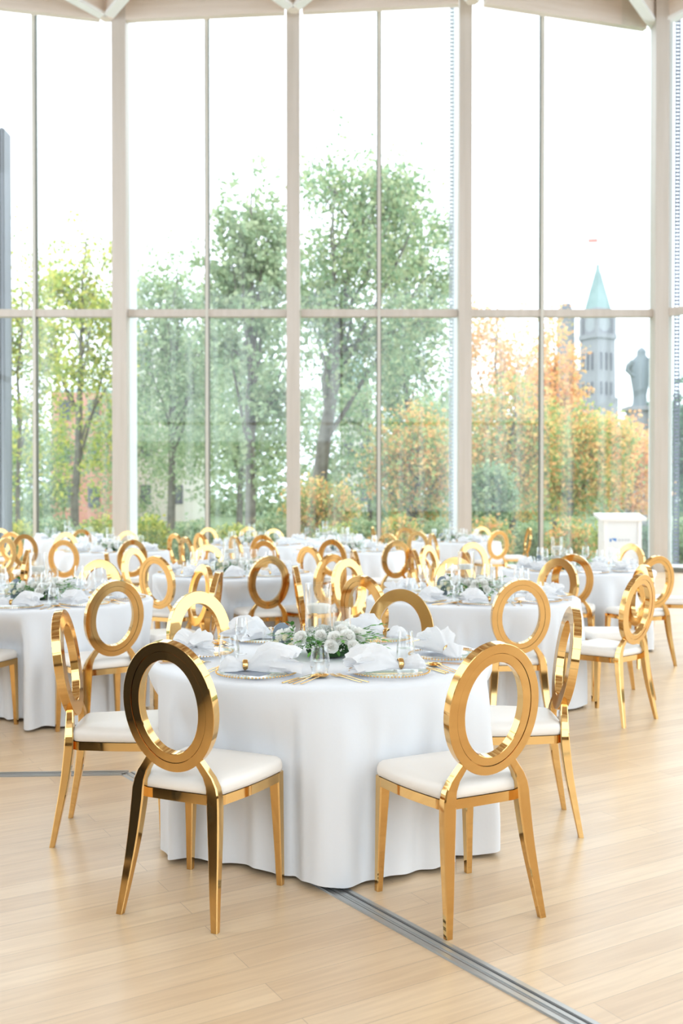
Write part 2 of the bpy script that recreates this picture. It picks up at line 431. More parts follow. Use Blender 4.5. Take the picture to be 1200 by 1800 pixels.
# every chair the photo shows: column of the oval, depth, heading (0 = away, + = to the right), label, group
CH = [
 (299, 3.47, 24, 'gold oval-back chair at front left whose back reflects almost black'),
 (865, 3.43, -27, 'gold oval-back chair at front right, back turned to the camera, beside the floor track'),
 (118, 4.40, 86, 'gold oval-back chair seen edge-on left of the front table'),
 (996, 4.52, -88, 'gold oval-back chair seen nearly edge-on right of the front table'),
 (350, 5.27, 142, 'pale gold chair facing the camera across the front table, left of the candles'),
 (703, 5.40, -168, 'yellow gold chair facing the camera across the front table, right of the candles'),
 (200, 6.06, -35, 'gold oval-back chair before the left-edge table, between it and the front table'),
 (174, 8.10, 184, 'chair with only its gold arch showing behind the flowers of the left-edge table'),
 (276, 8.70, 28, 'orange gold chair with its back turned, at the left front of the middle-left table'),
 (232, 12.3, -22, 'gold chair behind another paler one, at the right front of the rear left table'),
 (237, 10.1, 118, 'pale gold chair between two browner ones at left end of the middle-left table'),
 (112, 12.2, -8, 'gold chair centred before the rear left table'),
 (43, 9.9, -100, 'edge-on gold chair near the left edge of the picture, behind the left-edge table'),
 (193, 9.2, 78, 'edge-on gold chair peeking behind the arch over the left-edge table'),
 (0, 17.0, 170, 'pale gold chair arch cut by the left edge of the picture'),
 (7, 12.9, -62, 'slanting narrow gold chair at the left edge of the picture'),
 (20, 15.2, 8, 'brownish gold chair near the left window mullion, left of a pale one'),
 (43, 14.1, 150, 'pale gold chair facing the camera near the left edge of the picture'),
 (115, 14.9, 168, 'pale gold arch rising over the chair before the rear left table'),
 (143, 16.7, -20, 'dark gold chair arch against the window near the left mullion'),
 (224, 15.6, 178, 'small dark gold chair top beside the first timber post'),
 (309, 14.5, 44, 'leftmost narrow gold chair of the trio right of the rear left table'),
 (328, 13.2, 52, 'lower narrow gold chair in the middle of the trio right of the rear left table'),
 (354, 14.9, 48, 'brown gold chair, rightmost of the trio in front of the far mullion'),
 (366, 17.6, 150, 'pale gold arch by the window mullion between the first and second posts'),
 (365, 10.8, 163, 'pale gold arch facing the camera behind the flowers of the middle-left table'),
 (415, 13.6, 58, 'narrow gold chair seen above the flowers of the middle-left table'),
 (436, 18.0, -165, 'faint pale gold arch at the window left of the second post'),
 (462, 14.0, 12, 'gold chair behind another, left of the pale arch below the second post'),
 (481, 16.9, 180, 'pale gold arch facing the camera just left of the second post'),
 (466, 12.0, 20, 'brown gold chair directly above the near oval back at middle-left table'),
 (472, 8.70, -19, 'gold chair with its full oval back facing out, right front of the middle-left table'),
 (352, 7.5, -122, 'narrow brown gold chair above the pale chair across the front table'),
 (375, 6.75, -88, 'edge-on gold chair at the right side of the left-edge table'),
 (526, 7.4, 83, 'edge-on gold chair leaning left, left of the tall candle glass'),
 (545, 10.5, 43, 'gold chair left of centre with a pale rim on its right, behind the middle-left table'),
 (584, 12.4, 18, 'gold chair before the centre back table, highest of the cluster behind the candles'),
 (580, 9.0, -42, 'dark gold chair behind the candles, at the right end of the middle-left table'),
 (613, 8.2, 135, 'pale gold chair facing the camera in the cluster behind the candles'),
 (640, 6.45, 40, 'brown gold chair right of the candles, nearest of the overlapping cluster'),
 (627, 9.7, 80, 'sliver of an edge-on gold chair under the centre back table'),
 (696, 12.1, -16, 'light orange gold chair standing before the centre back table at its right'),
 (735, 15.6, 26, 'orange gold chair at the left front of the back right table'),
 (683, 14.6, 35, 'gold arch behind the light orange chair at the centre back table'),
 (712, 17.6, 172, 'pale gold arch nearest the window between the mullion and third post'),
 (657, 18.3, 85, 'edge-on gold chair standing against the window mullion right of the second post'),
 (762, 14.6, 76, 'edge-on gold chair at the left end of the back right table'),
 (731, 9.9, 80, 'edge-on gold chair leaning left behind the second-row right table'),
 (755, 10.7, 125, 'narrow pale gold chair right of the edge-on one behind the second-row right table'),
 (801, 8.45, 172, 'olive gold arch facing the camera behind the second-row right table'),
 (831, 11.4, 165, 'very pale gold arch facing the camera behind the olive one'),
 (822, 9.4, 75, 'brown chair mostly hidden between the olive arch and the pale arch'),
 (875, 15.9, -18, 'orange gold oval chair at the right front of the back right table'),
 (847, 18.2, -165, 'dark bronze chair arch by the window beside the third post'),
 (927, 17.5, -94, 'edge-on gold chair against the window mullion right of the third post'),
 (915, 6.15, -7, 'orange gold chair with its back turned in front of the second-row right table'),
 (980, 8.3, -140, 'olive gold chair facing the camera at the right end of the second-row right table'),
 (1006, 9.0, 12, 'amber gold chair right behind the olive one, before the table near the lectern'),
 (1120, 6.56, -42, 'bright gold chair with a narrow oval right of the second-row right table'),
 (1126, 7.5, -96, 'gold chair seen through the oval of the bright one on the right'),
 (1107, 11.1, -132, 'olive gold arch in front of the white lectern'),
 (1152, 8.75, -20, 'gold chair at the right front of the table near the lectern'),
 (1220, 9.9, -62, 'chair cut by the right edge, its white seat towards the table near the lectern'),
]
EXTRA = [(-2.42, 6.12, 12, 'chair cut by the left edge, white seat corner and one gold leg showing')]
chair0 = make_chair()
KIDS[chair0.name] = list(chair0.children)
chair_pos = []
def place_chair(X, Y, face, label, first):
    r = chair0 if first else copy_tree(chair0)
    f = R(face); fd = Vector((math.sin(f), math.cos(f), 0))
    p = Vector((X, Y, 0)) + fd * .235
    r.location = p; r.rotation_euler = (0, 0, -f)
    tag(r, label, 'chair', 'gold oval-back banquet chairs')
    chair_pos.append((p, fd))
for i, (px, Y, face, lab) in enumerate(CH): place_chair(at(px, Y), Y, face, lab, i == 0)
for X, Y, face, lab in EXTRA: place_chair(X, Y, face, lab, False)

# ---------------------------------------------------------------- tablecloths
RT = .775; ZT = .762
def clip(x, a, b): return max(a, min(b, x))
def sstep(x): x = clip(x, 0, 1); return x * x * (3 - 2 * x)
QS = [.40 + .012 * i for i in range(40)]
def tablecloth(cx, cy, seed, nth=220, nz=26):
    rg = random.Random(seed); ph = [rg.uniform(0, 6.28) for _ in range(6)]
    nf = rg.choice([17, 19, 21]); nh = rg.choice([37, 41, 44]); near = []
    for p, fd in chair_pos:
        d = Vector((p.x - cx, p.y - cy, 0))
        if d.length < 1.25: near.append((p, fd))
    b = MB(); rings = []
    def rad(t, z):
        k = .25 * sstep((ZT - .02 - z) / .12) + .75 * sstep((ZT - .03 - z) / .62)
        a = .042 * math.sin(nf * t + ph[0] + 1.5 * math.sin(3 * t + ph[1])) * (1 + .5 * math.sin(4 * t + ph[5])) + .0095 * (.6 + .4 * math.sin(2 * t + ph[1])) * math.sin(nh * t + ph[2] + 1.7 * math.sin(5 * t + ph[0])) + .010 * math.sin(5 * t + ph[3])
        fold = k * (a + .012) + .012 * sstep((ZT - z) / .2)
        r = RT + fold
        # cloth pushed in by chair seats and legs
        for p, fd in near:
            # find radius where the ray enters the seat's footprint
            dx, dy = math.cos(t), math.sin(t)
            # chair local coords along ray: sample
            side = Vector((fd.y, -fd.x, 0))
            for q in QS:
                w = Vector((cx + dx * q - p.x, cy + dy * q - p.y, 0))
                u = w.dot(fd); s = w.dot(side)
                if abs(s) < .262 and -.24 < u < .248:
                    lim = q - .014 + min(0, k * a * .6)
                    kk = sstep((.74 - z) / .24)
                    r = min(r, r + (lim - r) * kk); break
        return r
    top = []
    for rr, zz in ((.02, 0), (.2, 0), (.4, 0), (.6, 0), (.70, 0), (RT - .030, -.0005)):
        rings.append([(cx + rr * math.cos(2 * math.pi * k / nth), cy + rr * math.sin(2 * math.pi * k / nth), ZT + zz) for k in range(nth)])
    for rr, zz in ((RT - .012, -.003), (RT - .003, -.010), (RT, -.022)):
        rings.append([(cx + rr * math.cos(2 * math.pi * k / nth), cy + rr * math.sin(2 * math.pi * k / nth), ZT + zz) for k in range(nth)])
    R0 = []
    for j in range(1, nz + 1):
        f = j / nz; row = []
        for k in range(nth):
            t = 2 * math.pi * k / nth
            hem = .014 + .010 * (1 + math.sin(nf * t + ph[4])) * .5
            z = (ZT - .022) * (1 - f) + hem * f
            row.append(rad(t, z))
        R0.append(row)
    # smooth radii so the pushed-in parts drape
    A = np.array(R0)
    for _ in range(3): A = (np.roll(A, 1, 1) + 2 * A + np.roll(A, -1, 1)) / 4
    for j in range(1, nz + 1):
        f = j / nz
        ring = []
        for k in range(nth):
            t = 2 * math.pi * k / nth; hem = .014 + .010 * (1 + math.sin(nf * t + ph[4])) * .5
            z = (ZT - .022) * (1 - f) + hem * f; rr = A[j - 1][k]
            ring.append((cx + rr * math.cos(t), cy + rr * math.sin(t), z))
        rings.append(ring)
    b.loft(rings, True, False); n = len(b.v)
    b.f.append(tuple(range(nth))[::-1])
    return b
# centre column, depth, label words, settings count, detail level
TB = [
 (-.096, 4.53, 'front table', 6, 3), (-2.13, 7.1, 'left-edge table', 8, 2), (.964, 7.32, 'second-row right table', 8, 2),
 (-1.04, 9.6, 'middle-left table', 8, 1), (2.42, 10.2, 'table near the lectern', 8, 1), (-3.17, 13.8, 'rear left table', 8, 1),
 (.10, 13.9, 'centre back table', 8, 1), (-1.37, 15.7, 'table left of second post', 8, 1), (1.94, 17.0, 'back right table', 8, 1),
 (-4.95, 18.1, 'far left window table', 8, 0), (-.25, 17.8, 'window table right of second post', 8, 0)]
TLAB = {'front table': 'large round table in white floor-length cloth in the foreground',
 'left-edge table': 'round table in white cloth cut by the left edge, second row',
 'second-row right table': 'round table in white cloth right of centre, directly behind the front table',
 'middle-left table': 'round table in white cloth left of centre, between two full gold ovals',
 'table near the lectern': 'round table in white cloth on the right, in front of the white lectern',
 'rear left table': 'round table in white cloth at the back left, near the first timber post',
 'centre back table': 'round table in white cloth at the back centre, behind the cluster of chairs',
 'table left of second post': 'round table in white cloth at the back, just left of the second timber post',
 'back right table': 'round table in white cloth at the back below the third timber post',
 'far left window table': 'small-looking round table in white cloth by the window at far left',
 'window table right of second post': 'round table in white cloth by the window just right of the second post'}
for i, (cx, cy, nm, n, det) in enumerate(TB):
    o = tablecloth(cx, cy, 11 + i, 440 if det == 3 else (360 if det else 280)).build('tablecloth', CLOTH, ang=80)
    tag(o, TLAB[nm].replace('round table in white cloth', 'white round tablecloth').replace('round table in white floor-length cloth', 'floor-length white tablecloth'), 'tablecloth', 'white round tablecloths')
# ---------------------------------------------------------------- tableware prototypes
def proto(o): KIDS[o.name] = list(o.children); return o
def use(pr, state, loc, rz=0.0, scale=None):
    o = pr if not state.get(pr.name) else copy_tree(pr)
    state[pr.name] = True; o.location = loc; o.rotation_euler = (0, 0, rz)
    o.scale = (scale or 1.0,) * 3
    return o
USED = {}
ZS = ZT + .0015
def mk_charger():
    r = empty('charger_plate')
    b = MB(); b.lathe([(.0005, .004), (.105, .004), (.118, .008), (.150, .013), (.163, .014), (.163, .011), (.150, .009), (.118, .004), (.105, .0), (.0005, .0)], 64)
    b.build('glass_plate', CRYSTAL, r)
    b = MB(); n = 72
    for k in range(n):
        t = 2 * math.pi * k / n; c = Vector((.163 * math.cos(t), .163 * math.sin(t), .0135)); q = .0046
        vs = [c + Vector(v) * q for v in ((1, 0, 0), (0, 1, 0), (-1, 0, 0), (0, -1, 0), (0, 0, 1), (0, 0, -1), (.6, .6, .55), (-.6, .6, .55), (-.6, -.6, .55), (.6, -.6, .55))]
        b.add(vs, [(0, 6, 4), (6, 1, 4), (1, 7, 4), (7, 2, 4), (2, 8, 4), (8, 3, 4), (3, 9, 4), (9, 0, 4), (0, 1, 6), (1, 2, 7), (2, 3, 8), (3, 0, 9), (1, 0, 5), (2, 1, 5), (3, 2, 5), (0, 3, 5)])
    b.build('beaded_rim', GOLD2, r, 180)
    return proto(r)
def mk_napkin(seed):
    """a linen napkin pulled through a gold ring, one end bunched, the other fanned"""
    rg = random.Random(seed); r = empty('napkin'); nu, nv = 56, 40
    ph = [rg.uniform(0, 6.28) for _ in range(8)]
    tab = [(0, .004, .003), (.03, .028, .024), (.10, .042, .038), (.20, .038, .034), (.29, .020, .019), (.33, .0175, .0175), (.38, .022, .021), (.50, .046, .050), (.64, .068, .066), (.80, .082, .062), (.92, .092, .052), (1.0, .096, .042)]
    b = MB(); rings = []
    for i in range(nu + 1):
        u = i / nu; w, h = interp([(t[0], t[1], t[2]) for t in tab], u)
        amp = .10 if u < .25 else (.03 if u < .4 else .10 + .34 * (u - .4))
        ring = []
        for j in range(nv):
            v = 2 * math.pi * j / nv
            f = 1 + amp * 1.35 * (math.sin(5 * v + ph[0] + 2 * u) + .6 * math.sin(9 * v + ph[1] - 3 * u) + .35 * math.sin(14 * v + ph[2] + 9 * u) + .22 * math.sin(19 * v + ph[3] - 12 * u)) * .75
            x = -.150 + .315 * u + (.016 * math.sin(3 * v + ph[3]) + .010 * math.sin(7 * v + ph[4])) * (u > .9) + .004 * math.sin(4 * v + 20 * u + ph[5])
            yy = w * f * math.cos(v); zz = h * f * math.sin(v)
            zz = max(zz, -h * .55); ring.append(Vector((x, yy, h * .55 + zz + .002)))
        rings.append(ring)
    # fold the fanned end inwards
    for sc_, dx in ((.72, -.03), (.45, -.055), (.15, -.085)):
        last = rings[-1] if sc_ == .72 else rings[nu]
        c = sum(rings[nu], Vector()) / nv
        rings.append([Vector((c.x + (p.x - c.x) + dx, c.y + (p.y - c.y) * sc_, c.z + (p.z - c.z) * sc_)) for p in rings[nu]])
    b.loft(rings, True, True); b.build('linen', NAPKIN, r, 75)
    b = MB(); rr = []
    for k in range(33):
        t = 2 * math.pi * k / 32; rad = .0215
        rr.append([Vector((-.046 + dx, (rad + dr) * math.cos(t), .0215 + (rad + dr) * math.sin(t))) for dx, dr in ((-.011, -.001), (-.009, .0015), (0, .003), (.009, .0015), (.011, -.001), (0, 0))])
    b.loft(rr, True, False); b.build('napkin_ring', GOLD, r)
    return proto(r)
def mk_tumbler(water=True, h=.115, rt=.030, rm=.040, rb=.026):
    r = empty('water_tumbler')
    b = MB(); b.lathe([(.001, .0), (rb, .0), (rb + .008, .010), (rm, h * .38), (rm - .001, h * .55), (rt + .003, h * .85), (rt, h), (rt - .0012, h + .0008), (rt - .0022, h), (rt + .001, h * .85), (rm - .003, h * .55), (rm - .002, h * .38), (rb + .006, .014), (rb - .002, .008), (.001, .008)], 40)
    b.build('glass_bowl', GLASS, r)
    if water:
        b = MB(); b.lathe([(.0005, .009), (rb - .002, .009), (rb + .005, .015), (rm - .003, h * .38), (rm - .004, h * .52), (.0005, h * .52)], 40)
        b.build('water', WATER, r)
    return proto(r)
def mk_wine():
    r = empty('wine_glass')
    b = MB(); b.lathe([(.001, .0), (.034, .0), (.034, .0015), (.012, .004), (.004, .010), (.0032, .05), (.0035, .088), (.008, .096), (.026, .108), (.037, .128), (.0385, .150), (.034, .190), (.030, .215), (.029, .2155), (.0285, .215), (.0325, .190), (.037, .150), (.0355, .129), (.024, .110), (.001, .100)], 36)
    b.build('glass_bowl', GLASS, r); return proto(r)
def sweep_flat(b, pts, ws, th=.0018):
    pts = [Vector(p) for p in pts]; rings = []
    for p, w in zip(pts, ws): rings.append([p + Vector(v) for v in ((-w / 2, 0, 0), (-w * .3, 0, th), (w * .3, 0, th), (w / 2, 0, 0), (w * .3, 0, -th * .4), (-w * .3, 0, -th * .4))])
    b.loft(rings); return b
def mk_fork():
    b = MB(); sweep_flat(b, [(0, 0, .002), (0, .05, .003), (0, .11, .006), (0, .135, .007), (0, .150, .004)], [.0075, .006, .0045, .008, .019])
    for k in range(4):
        x = -.0078 + .0052 * k; sweep_flat(b, [(x, .150, .004), (x * 1.05, .175, .003), (x, .200, .007)], [.0032, .0028, .0012], .0012)
    return proto(b.build('fork', GOLD2))
def mk_knife():
    r = empty('knife'); b = MB(); sweep_flat(b, [(0, 0, .002), (0, .06, .0035), (0, .115, .003)], [.0085, .007, .006], .003); b.build('handle', GOLD2, r)
    b = MB(); sweep_flat(b, [(0, .115, .003), (.002, .14, .0025), (.002, .19, .0025), (-.002, .215, .0022)], [.006, .017, .015, .003], .001); b.build('blade', BLADE, r)
    return proto(r)
def mk_spoon(s=1.0):
    b = MB(); sweep_flat(b, [(0, 0, .002), (0, .05, .004), (0, .11, .008), (0, .14, .009)], [.008, .006, .0045, .005])
    n = 20; rings = []
    for j in range(7):
        q = j / 6; rr = math.cos(q * math.pi / 2); dz = -.009 * math.sin(q * math.pi / 2)
        rings.append([Vector((.0195 * rr * math.cos(2 * math.pi * k / n) * (1 - .12 * math.sin(2 * math.pi * k / n)), .168 + .031 * rr * math.sin(2 * math.pi * k / n), .0115 + dz)) for k in range(n)])
    b.loft(rings, True, False)
    return proto(b.build('spoon', GOLD2, ang=60))
BLADE = mat('knife_blade', (.80, .74, .60), .12, 1.0)
charger = mk_charger(); napk = [mk_napkin(3), mk_napkin(8), mk_napkin(21)]
tumb = mk_tumbler(True, .118, .031, .041); tumb2 = mk_tumbler(True, .150, .029, .040, .028); wine = mk_wine()
fork = mk_fork(); knife = mk_knife(); spoon = mk_spoon()
def mk_card(w, d):
    b = MB(); b.box((0, 0, .001), (w, d, .002)); return proto(b.build('menu_card', DARKCARD, smooth=False))
card = mk_card(.085, .17)

# flowers ------------------------------------------------------------
def flower_mb(rad, petals, layers, seed, cup=.5):
    rg = random.Random(seed); b = MB()
    for l in range(layers):
        q = l / max(1, layers - 1); el = R(5 + 80 * q); n = max(4, int(petals * math.cos(el * .8)))
        for k in range(n):
            t = 2 * math.pi * (k + .5 * (l % 2)) / n + rg.uniform(-.12, .12); e2 = el + rg.uniform(-.1, .1)
            d = Vector((math.cos(t) * math.cos(e2), math.sin(t) * math.cos(e2), math.sin(e2)))
            s = d.cross(Vector((0, 0, 1))); s = s.normalized() if s.length > .01 else Vector((1, 0, 0)); u = s.cross(d).normalized()
            ln = rad * rg.uniform(.88, 1.04); w = rad * .30
            p0 = d * ln * .25; p1 = d * ln * .7 + u * rad * .02; p2 = d * ln + u * rad * .16 * cup
            b.add([p0 - s * w * .3, p0 + s * w * .3, p1 + s * w, p1 - s * w, p2 + s * w * .7, p2 - s * w * .7, p2 + d * w * .25 + u * w * .2, p1 - u * w * .2, p0],
                  [(8, 1, 2, 7), (0, 8, 7, 3), (7, 2, 4, 6), (3, 7, 6, 5)])
    return b
MUM = flower_mb(.034, 16, 7, 1).mesh('mum', 180); ROSE = flower_mb(.022, 9, 5, 2, 1.2).mesh('rose', 180)
MUM.materials.append(PETAL); ROSE.materials.append(CREAMPETAL)
def leaf(b, base, tip, w, up):
    base, tip = Vector(base), Vector(tip); d = tip - base; s = d.cross(up); s = s.normalized() if s.length > 1e-5 else Vector((1, 0, 0)); u = s.cross(d).normalized()
    m1 = base + d * .35 - u * w * .15; m2 = base + d * .7 - u * w * .05
    b.add([base, m1 + s * w * .5 + u * w * .18, m1, m1 - s * w * .5 + u * w * .18, m2 + s * w * .36 + u * w * .12, m2, m2 - s * w * .36 + u * w * .12, tip],
          [(0, 1, 2), (0, 2, 3), (1, 4, 5, 2), (2, 5, 6, 3), (4, 7, 5), (5, 7, 6)])
def sprig(seed, ln, lw, nl, p0, p1, droop=.2):
    rg = random.Random(seed); b = MB(); p0, p1 = Vector(p0), Vector(p1); pts = []
    for k in range(7):
        t = k / 6; q = p0.lerp(p1, t); q.z += .02 * math.sin(math.pi * t) - droop * .05 * t * t; pts.append(q)
    b.tube(pts, [.0018 * (1 - .6 * k / 6) for k in range(7)], 5)
    for k in range(nl):
        t = .2 + .8 * (k + .5) / nl; i = min(5, int(t * 6)); q = pts[i].lerp(pts[i + 1], t * 6 - i); d = (pts[i + 1] - pts[i]).normalized()
        side = Vector((-d.y, d.x, 0)); side = side.normalized() if side.length > 1e-4 else Vector((1, 0, 0))
        dirn = (d * .8 + side * (1 if k % 2 else -1) * .8 + Vector((0, 0, rg.uniform(-.1, .4)))).normalized()
        leaf(b, q, q + dirn * ln * rg.uniform(.8, 1.1), lw, Vector((rg.uniform(-.3, .3), rg.uniform(-.3, .3), 1)))
    leaf(b, pts[-1], pts[-1] + (pts[-1] - pts[-2]).normalized() * ln, lw, Vector((0, 0, 1)))
    return b
MOSS = mat('dark_moss', (.03, .08, .025), .9)
def mk_arrangement(full=True):
    rg = random.Random(5); r = empty('floral_centrepiece')
    b = MB(); b.lathe([(.001, .0), (.09, .0), (.10, .02), (.085, .045), (.001, .05)], 24); o = b.build('moss_base', MOSS, r)
    fl = [(-.205, -.02, .085, 0), (-.115, -.105, .085, 0), (.03, -.125, .085, 0), (.085, -.115, .09, 0), (.135, -.07, .095, 0), (.06, -.06, .105, 0), (-.03, -.095, .095, 0), (.13, -.01, .085, 0), (-.17, .06, .08, 0), (.1, .09, .09, 0), (-.02, .13, .08, 0), (.16, .07, .075, 0), (.015, -.15, .055, 0), (.11, -.15, .055, 0),
          (-.25, -.05, .05, 1), (-.225, -.065, .055, 1), (-.185, -.08, .085, 1), (-.16, -.12, .05, 1)]
    for x, y, z, kd in fl:
        o = bpy.data.objects.new('cream_rose' if kd else 'white_flower', ROSE if kd else MUM); COL.objects.link(o); o.parent = r
        o.location = (x, y, z); dv = Vector((x, y * 1.2, .10)).normalized(); o.rotation_euler = dv.to_track_quat('Z', 'Y').to_euler(); s = rg.uniform(.85, 1.15); o.scale = (s, s, s * .95)
    for k in range(44):
        a = 2 * math.pi * k / 22 + rg.uniform(-.1, .1); rr = rg.uniform(.16, .25); z1 = rg.uniform(.025, .055) if k < 22 else rg.uniform(.06, .12)
        sprig(100 + k, .036, .017, 6, (math.cos(a) * .07, math.sin(a) * .05, .05), (math.cos(a) * rr * 1.05, math.sin(a) * rr * .72, z1)).build('leaf_sprig', LEAF if k % 3 else LEAF2, r, 180)
    sprig(77, .034, .015, 9, (.10, -.03, .07), (.235, -.05, .14), 0).build('leaf_sprig', LEAF2, r, 180)
    sprig(78, .034, .015, 8, (.12, -.05, .05), (.26, -.06, .07), 0).build('leaf_sprig', LEAF2, r, 180)
    sprig(79, .03, .015, 7, (-.15, 0, .07), (-.17, -.03, .145), 0).build('leaf_sprig', LEAF, r, 180)
    b = MB()
    for k in range(900 if full else 200):
        a = rg.uniform(0, 6.283); q = rg.uniform(.3, 1) ** .6; el = rg.uniform(.05, 1.2); rad = rg.uniform(.9, 1.12)
        c = Vector((math.cos(a) * math.cos(el) * .24 * rad * q, math.sin(a) * math.cos(el) * .165 * rad * q, .03 + math.sin(el) * .095 * rad)); s = rg.uniform(.0026, .0048)
        b.add([c + Vector(v) * s for v in ((1, 0, 0), (0, 1, 0), (-1, 0, 0), (0, -1, 0), (0, 0, 1), (0, 0, -1))], [(0, 1, 4), (1, 2, 4), (2, 3, 4), (3, 0, 4), (1, 0, 5), (2, 1, 5), (3, 2, 5), (0, 3, 5)])
    o = b.build('babys_breath', PETAL, r, 180); o['kind'] = 'stuff'
    return proto(r)
arr = mk_arrangement()
def mk_vase(h, rad, water_h):
    r = empty('candle_vase'); t = .0025
    b = MB(); b.lathe([(.001, 0), (rad, 0), (rad, h), (rad - t / 2, h + .001), (rad - t, h), (rad - t, .012), (.001, .012)], 48); b.build('glass_cylinder', GLASS, r)
    b = MB(); b.lathe([(.001, .013), (rad - t - .0008, .013), (rad - t - .0008, water_h), (.001, water_h)], 48); b.build('water', WATER, r)
    b = MB(); c = rad - t - .005; b.lathe([(.001, water_h - .022), (c * .8, water_h - .022), (c, water_h + .004), (c, water_h + .012), (c * .93, water_h + .016), (c * .3, water_h + .017), (.001, water_h + .016)], 40)
    o = b.build('floating_candle', WAX, r); b = MB(); b.tube([(0, 0, water_h + .015), (.001, 0, water_h + .024)], .0008, 5); b.build('wick', BLACKPAD, o)
    KIDS[o.name] = list(o.children); return proto(r)
vase_t = mk_vase(.275, .060, .165); vase_s = mk_vase(.165, .042, .085)
def mk_sign():
    r = empty('table_sign'); b = MB(); n = 28; pts = []
    for k in range(n + 1):
        t = math.pi * k / n; pts.append((.045 * math.cos(t), .085 + .055 * math.sin(t)))
    pts += [(-.045, 0), (.045, 0)]; m = len(pts)
    b.add([(x, -.002, z) for x, z in pts] + [(x, .002, z) for x, z in pts], [tuple(range(m)), tuple(range(m, 2 * m))[::-1]] + [(i, m + i, m + (i + 1) % m, (i + 1) % m) for i in range(m)])
    b.build('arched_card', GREYCARD, r, smooth=False)
    b = MB(); b.box((0, .0, .005), (.06, .035, .010)); b.build('stand', GREYCARD, r, smooth=False)
    return proto(r)
sign = mk_sign()

POS8 = {0: 'near', 45: 'near right', 90: 'right', 135: 'far right', 180: 'far', -135: 'far left', -90: 'left', -45: 'near left'}
def settings(cx, cy, nm, angs, det, off=0.0):
    for a in angs:
        key = min(POS8, key=lambda k: abs((a - k + 180) % 360 - 180)) if det < 3 else None
        pos = POS8[key] if det < 3 else T1POS[a]
        where = 'at %s place of the %s' % (pos, nm); rz = R(a + off)
        M = Matrix.Translation((cx, cy, ZS)) @ Matrix.Rotation(rz, 4, 'Z') @ Matrix.Translation((0, -.565, 0))
        if det >= 1:
            o = use(charger, USED, M.translation, rz); tag(o, 'glass charger with beaded rim ' + where, 'plate', 'beaded glass charger plates')
        if det == 3 and a in (-26, -148):
            p = M @ Vector((-.005, -.06, .0145)); o = use(card, USED, p, rz + R(86 if a in (-26, 31) else 80)); tag(o, 'slate grey card under the napkin ' + where, 'card', 'menu cards')
            KIDS.setdefault(card.name, [])
        i = abs(hash_(nm + str(a))) % 3; flip = {-26: 8, 31: 188}.get(a, [0, 180, 20][i]) if det == 3 else (0 if i else 180)
        p = M @ Vector((0, .0, .0175 if det == 3 else .015)); rr = (R(flip + (0 if det < 3 else 0)) + (0 if det == 3 and a in (-26, 31) else rz))
        o = use(napk[i], USED, p, rr, None if det == 3 else .85); tag(o, 'ringed white napkin ' + where, 'napkin', 'white napkins in gold rings')
        if det < 3:
            p = M @ Vector((.20, .14, 0)); o = use(tumb, USED, p, rz); tag(o, 'stemless glass ' + where, 'glass', 'stemless water glasses')
            p = M @ Vector((.13, .20, 0)); o = use(wine, USED, p, rz); tag(o, 'stemmed glass ' + where, 'wine glass', 'stemmed wine glasses')
        if det >= 2 and (det == 3 or a in (0, 45, -45, 90)):
            for x, pr, lab, cat in ((-.205, fork, 'outer gold fork', 'fork'), (-.180, fork, 'inner gold fork', 'fork'), (.190, knife, 'inner gold knife', 'knife'), (.212, knife, 'outer gold knife', 'knife'), (.238, spoon, 'inner gold spoon', 'spoon'), (.264, spoon, 'outer gold spoon', 'spoon')):
                if det == 2 and lab.startswith('outer'): continue
                p = M @ Vector((x, -.125 + (.012 if lab.startswith('outer') else 0), 0)); o = use(pr, USED, p, rz + R(-4 if x > 0 else 6)); KIDS.setdefault(pr.name, [])
                tag(o, lab + ' ' + where, cat, 'gold ' + cat + 's')
def hash_(s): return sum(ord(c) * (i + 3) for i, c in enumerate(s))
T1POS = {-26: 'front left', 31: 'front right', -92: 'left side', 84: 'right side', -148: 'back left', 150: 'back right'}
for (cx, cy, nm, n, det) in TB:
    angs = list(T1POS) if det == 3 else [k for k in POS8]
    if det == 0: angs = [0, 45, -45, 90, -90]
    settings(cx, cy, nm, angs, det)
    rz = 0 if det == 3 else R((hash_(nm) * 37) % 60 - 30)
    ox, oy = (.035, -.03) if det == 3 else (0, 0)
    if nm == 'table near the lectern': ox = -.16
    o = use(arr, USED, (cx + ox, cy + oy, ZS + .008), rz)
    tag(o, 'low white flower and greenery centrepiece on the ' + nm, 'flower arrangement', 'floral centrepieces')
    o = use(vase_t, USED, (cx + ox - .045, cy + oy + .03, ZS + .052), rz); tag(o, 'tall glass cylinder with a floating candle on the ' + nm, 'candle holder', 'tall candle cylinders')
    o = use(vase_s, USED, (cx + ox + .062, cy + oy + .02, ZS + .052), rz); tag(o, 'short glass cylinder with a floating candle on the ' + nm, 'candle holder', 'short candle cylinders')
    if det >= 1 or nm.startswith('far'):
        o = use(sign, USED, (cx + ox - .215, cy + oy + .09, ZS), R(25)); tag(o, 'arched slate grey table card standing in the flowers of the ' + nm, 'sign', 'arched table cards')
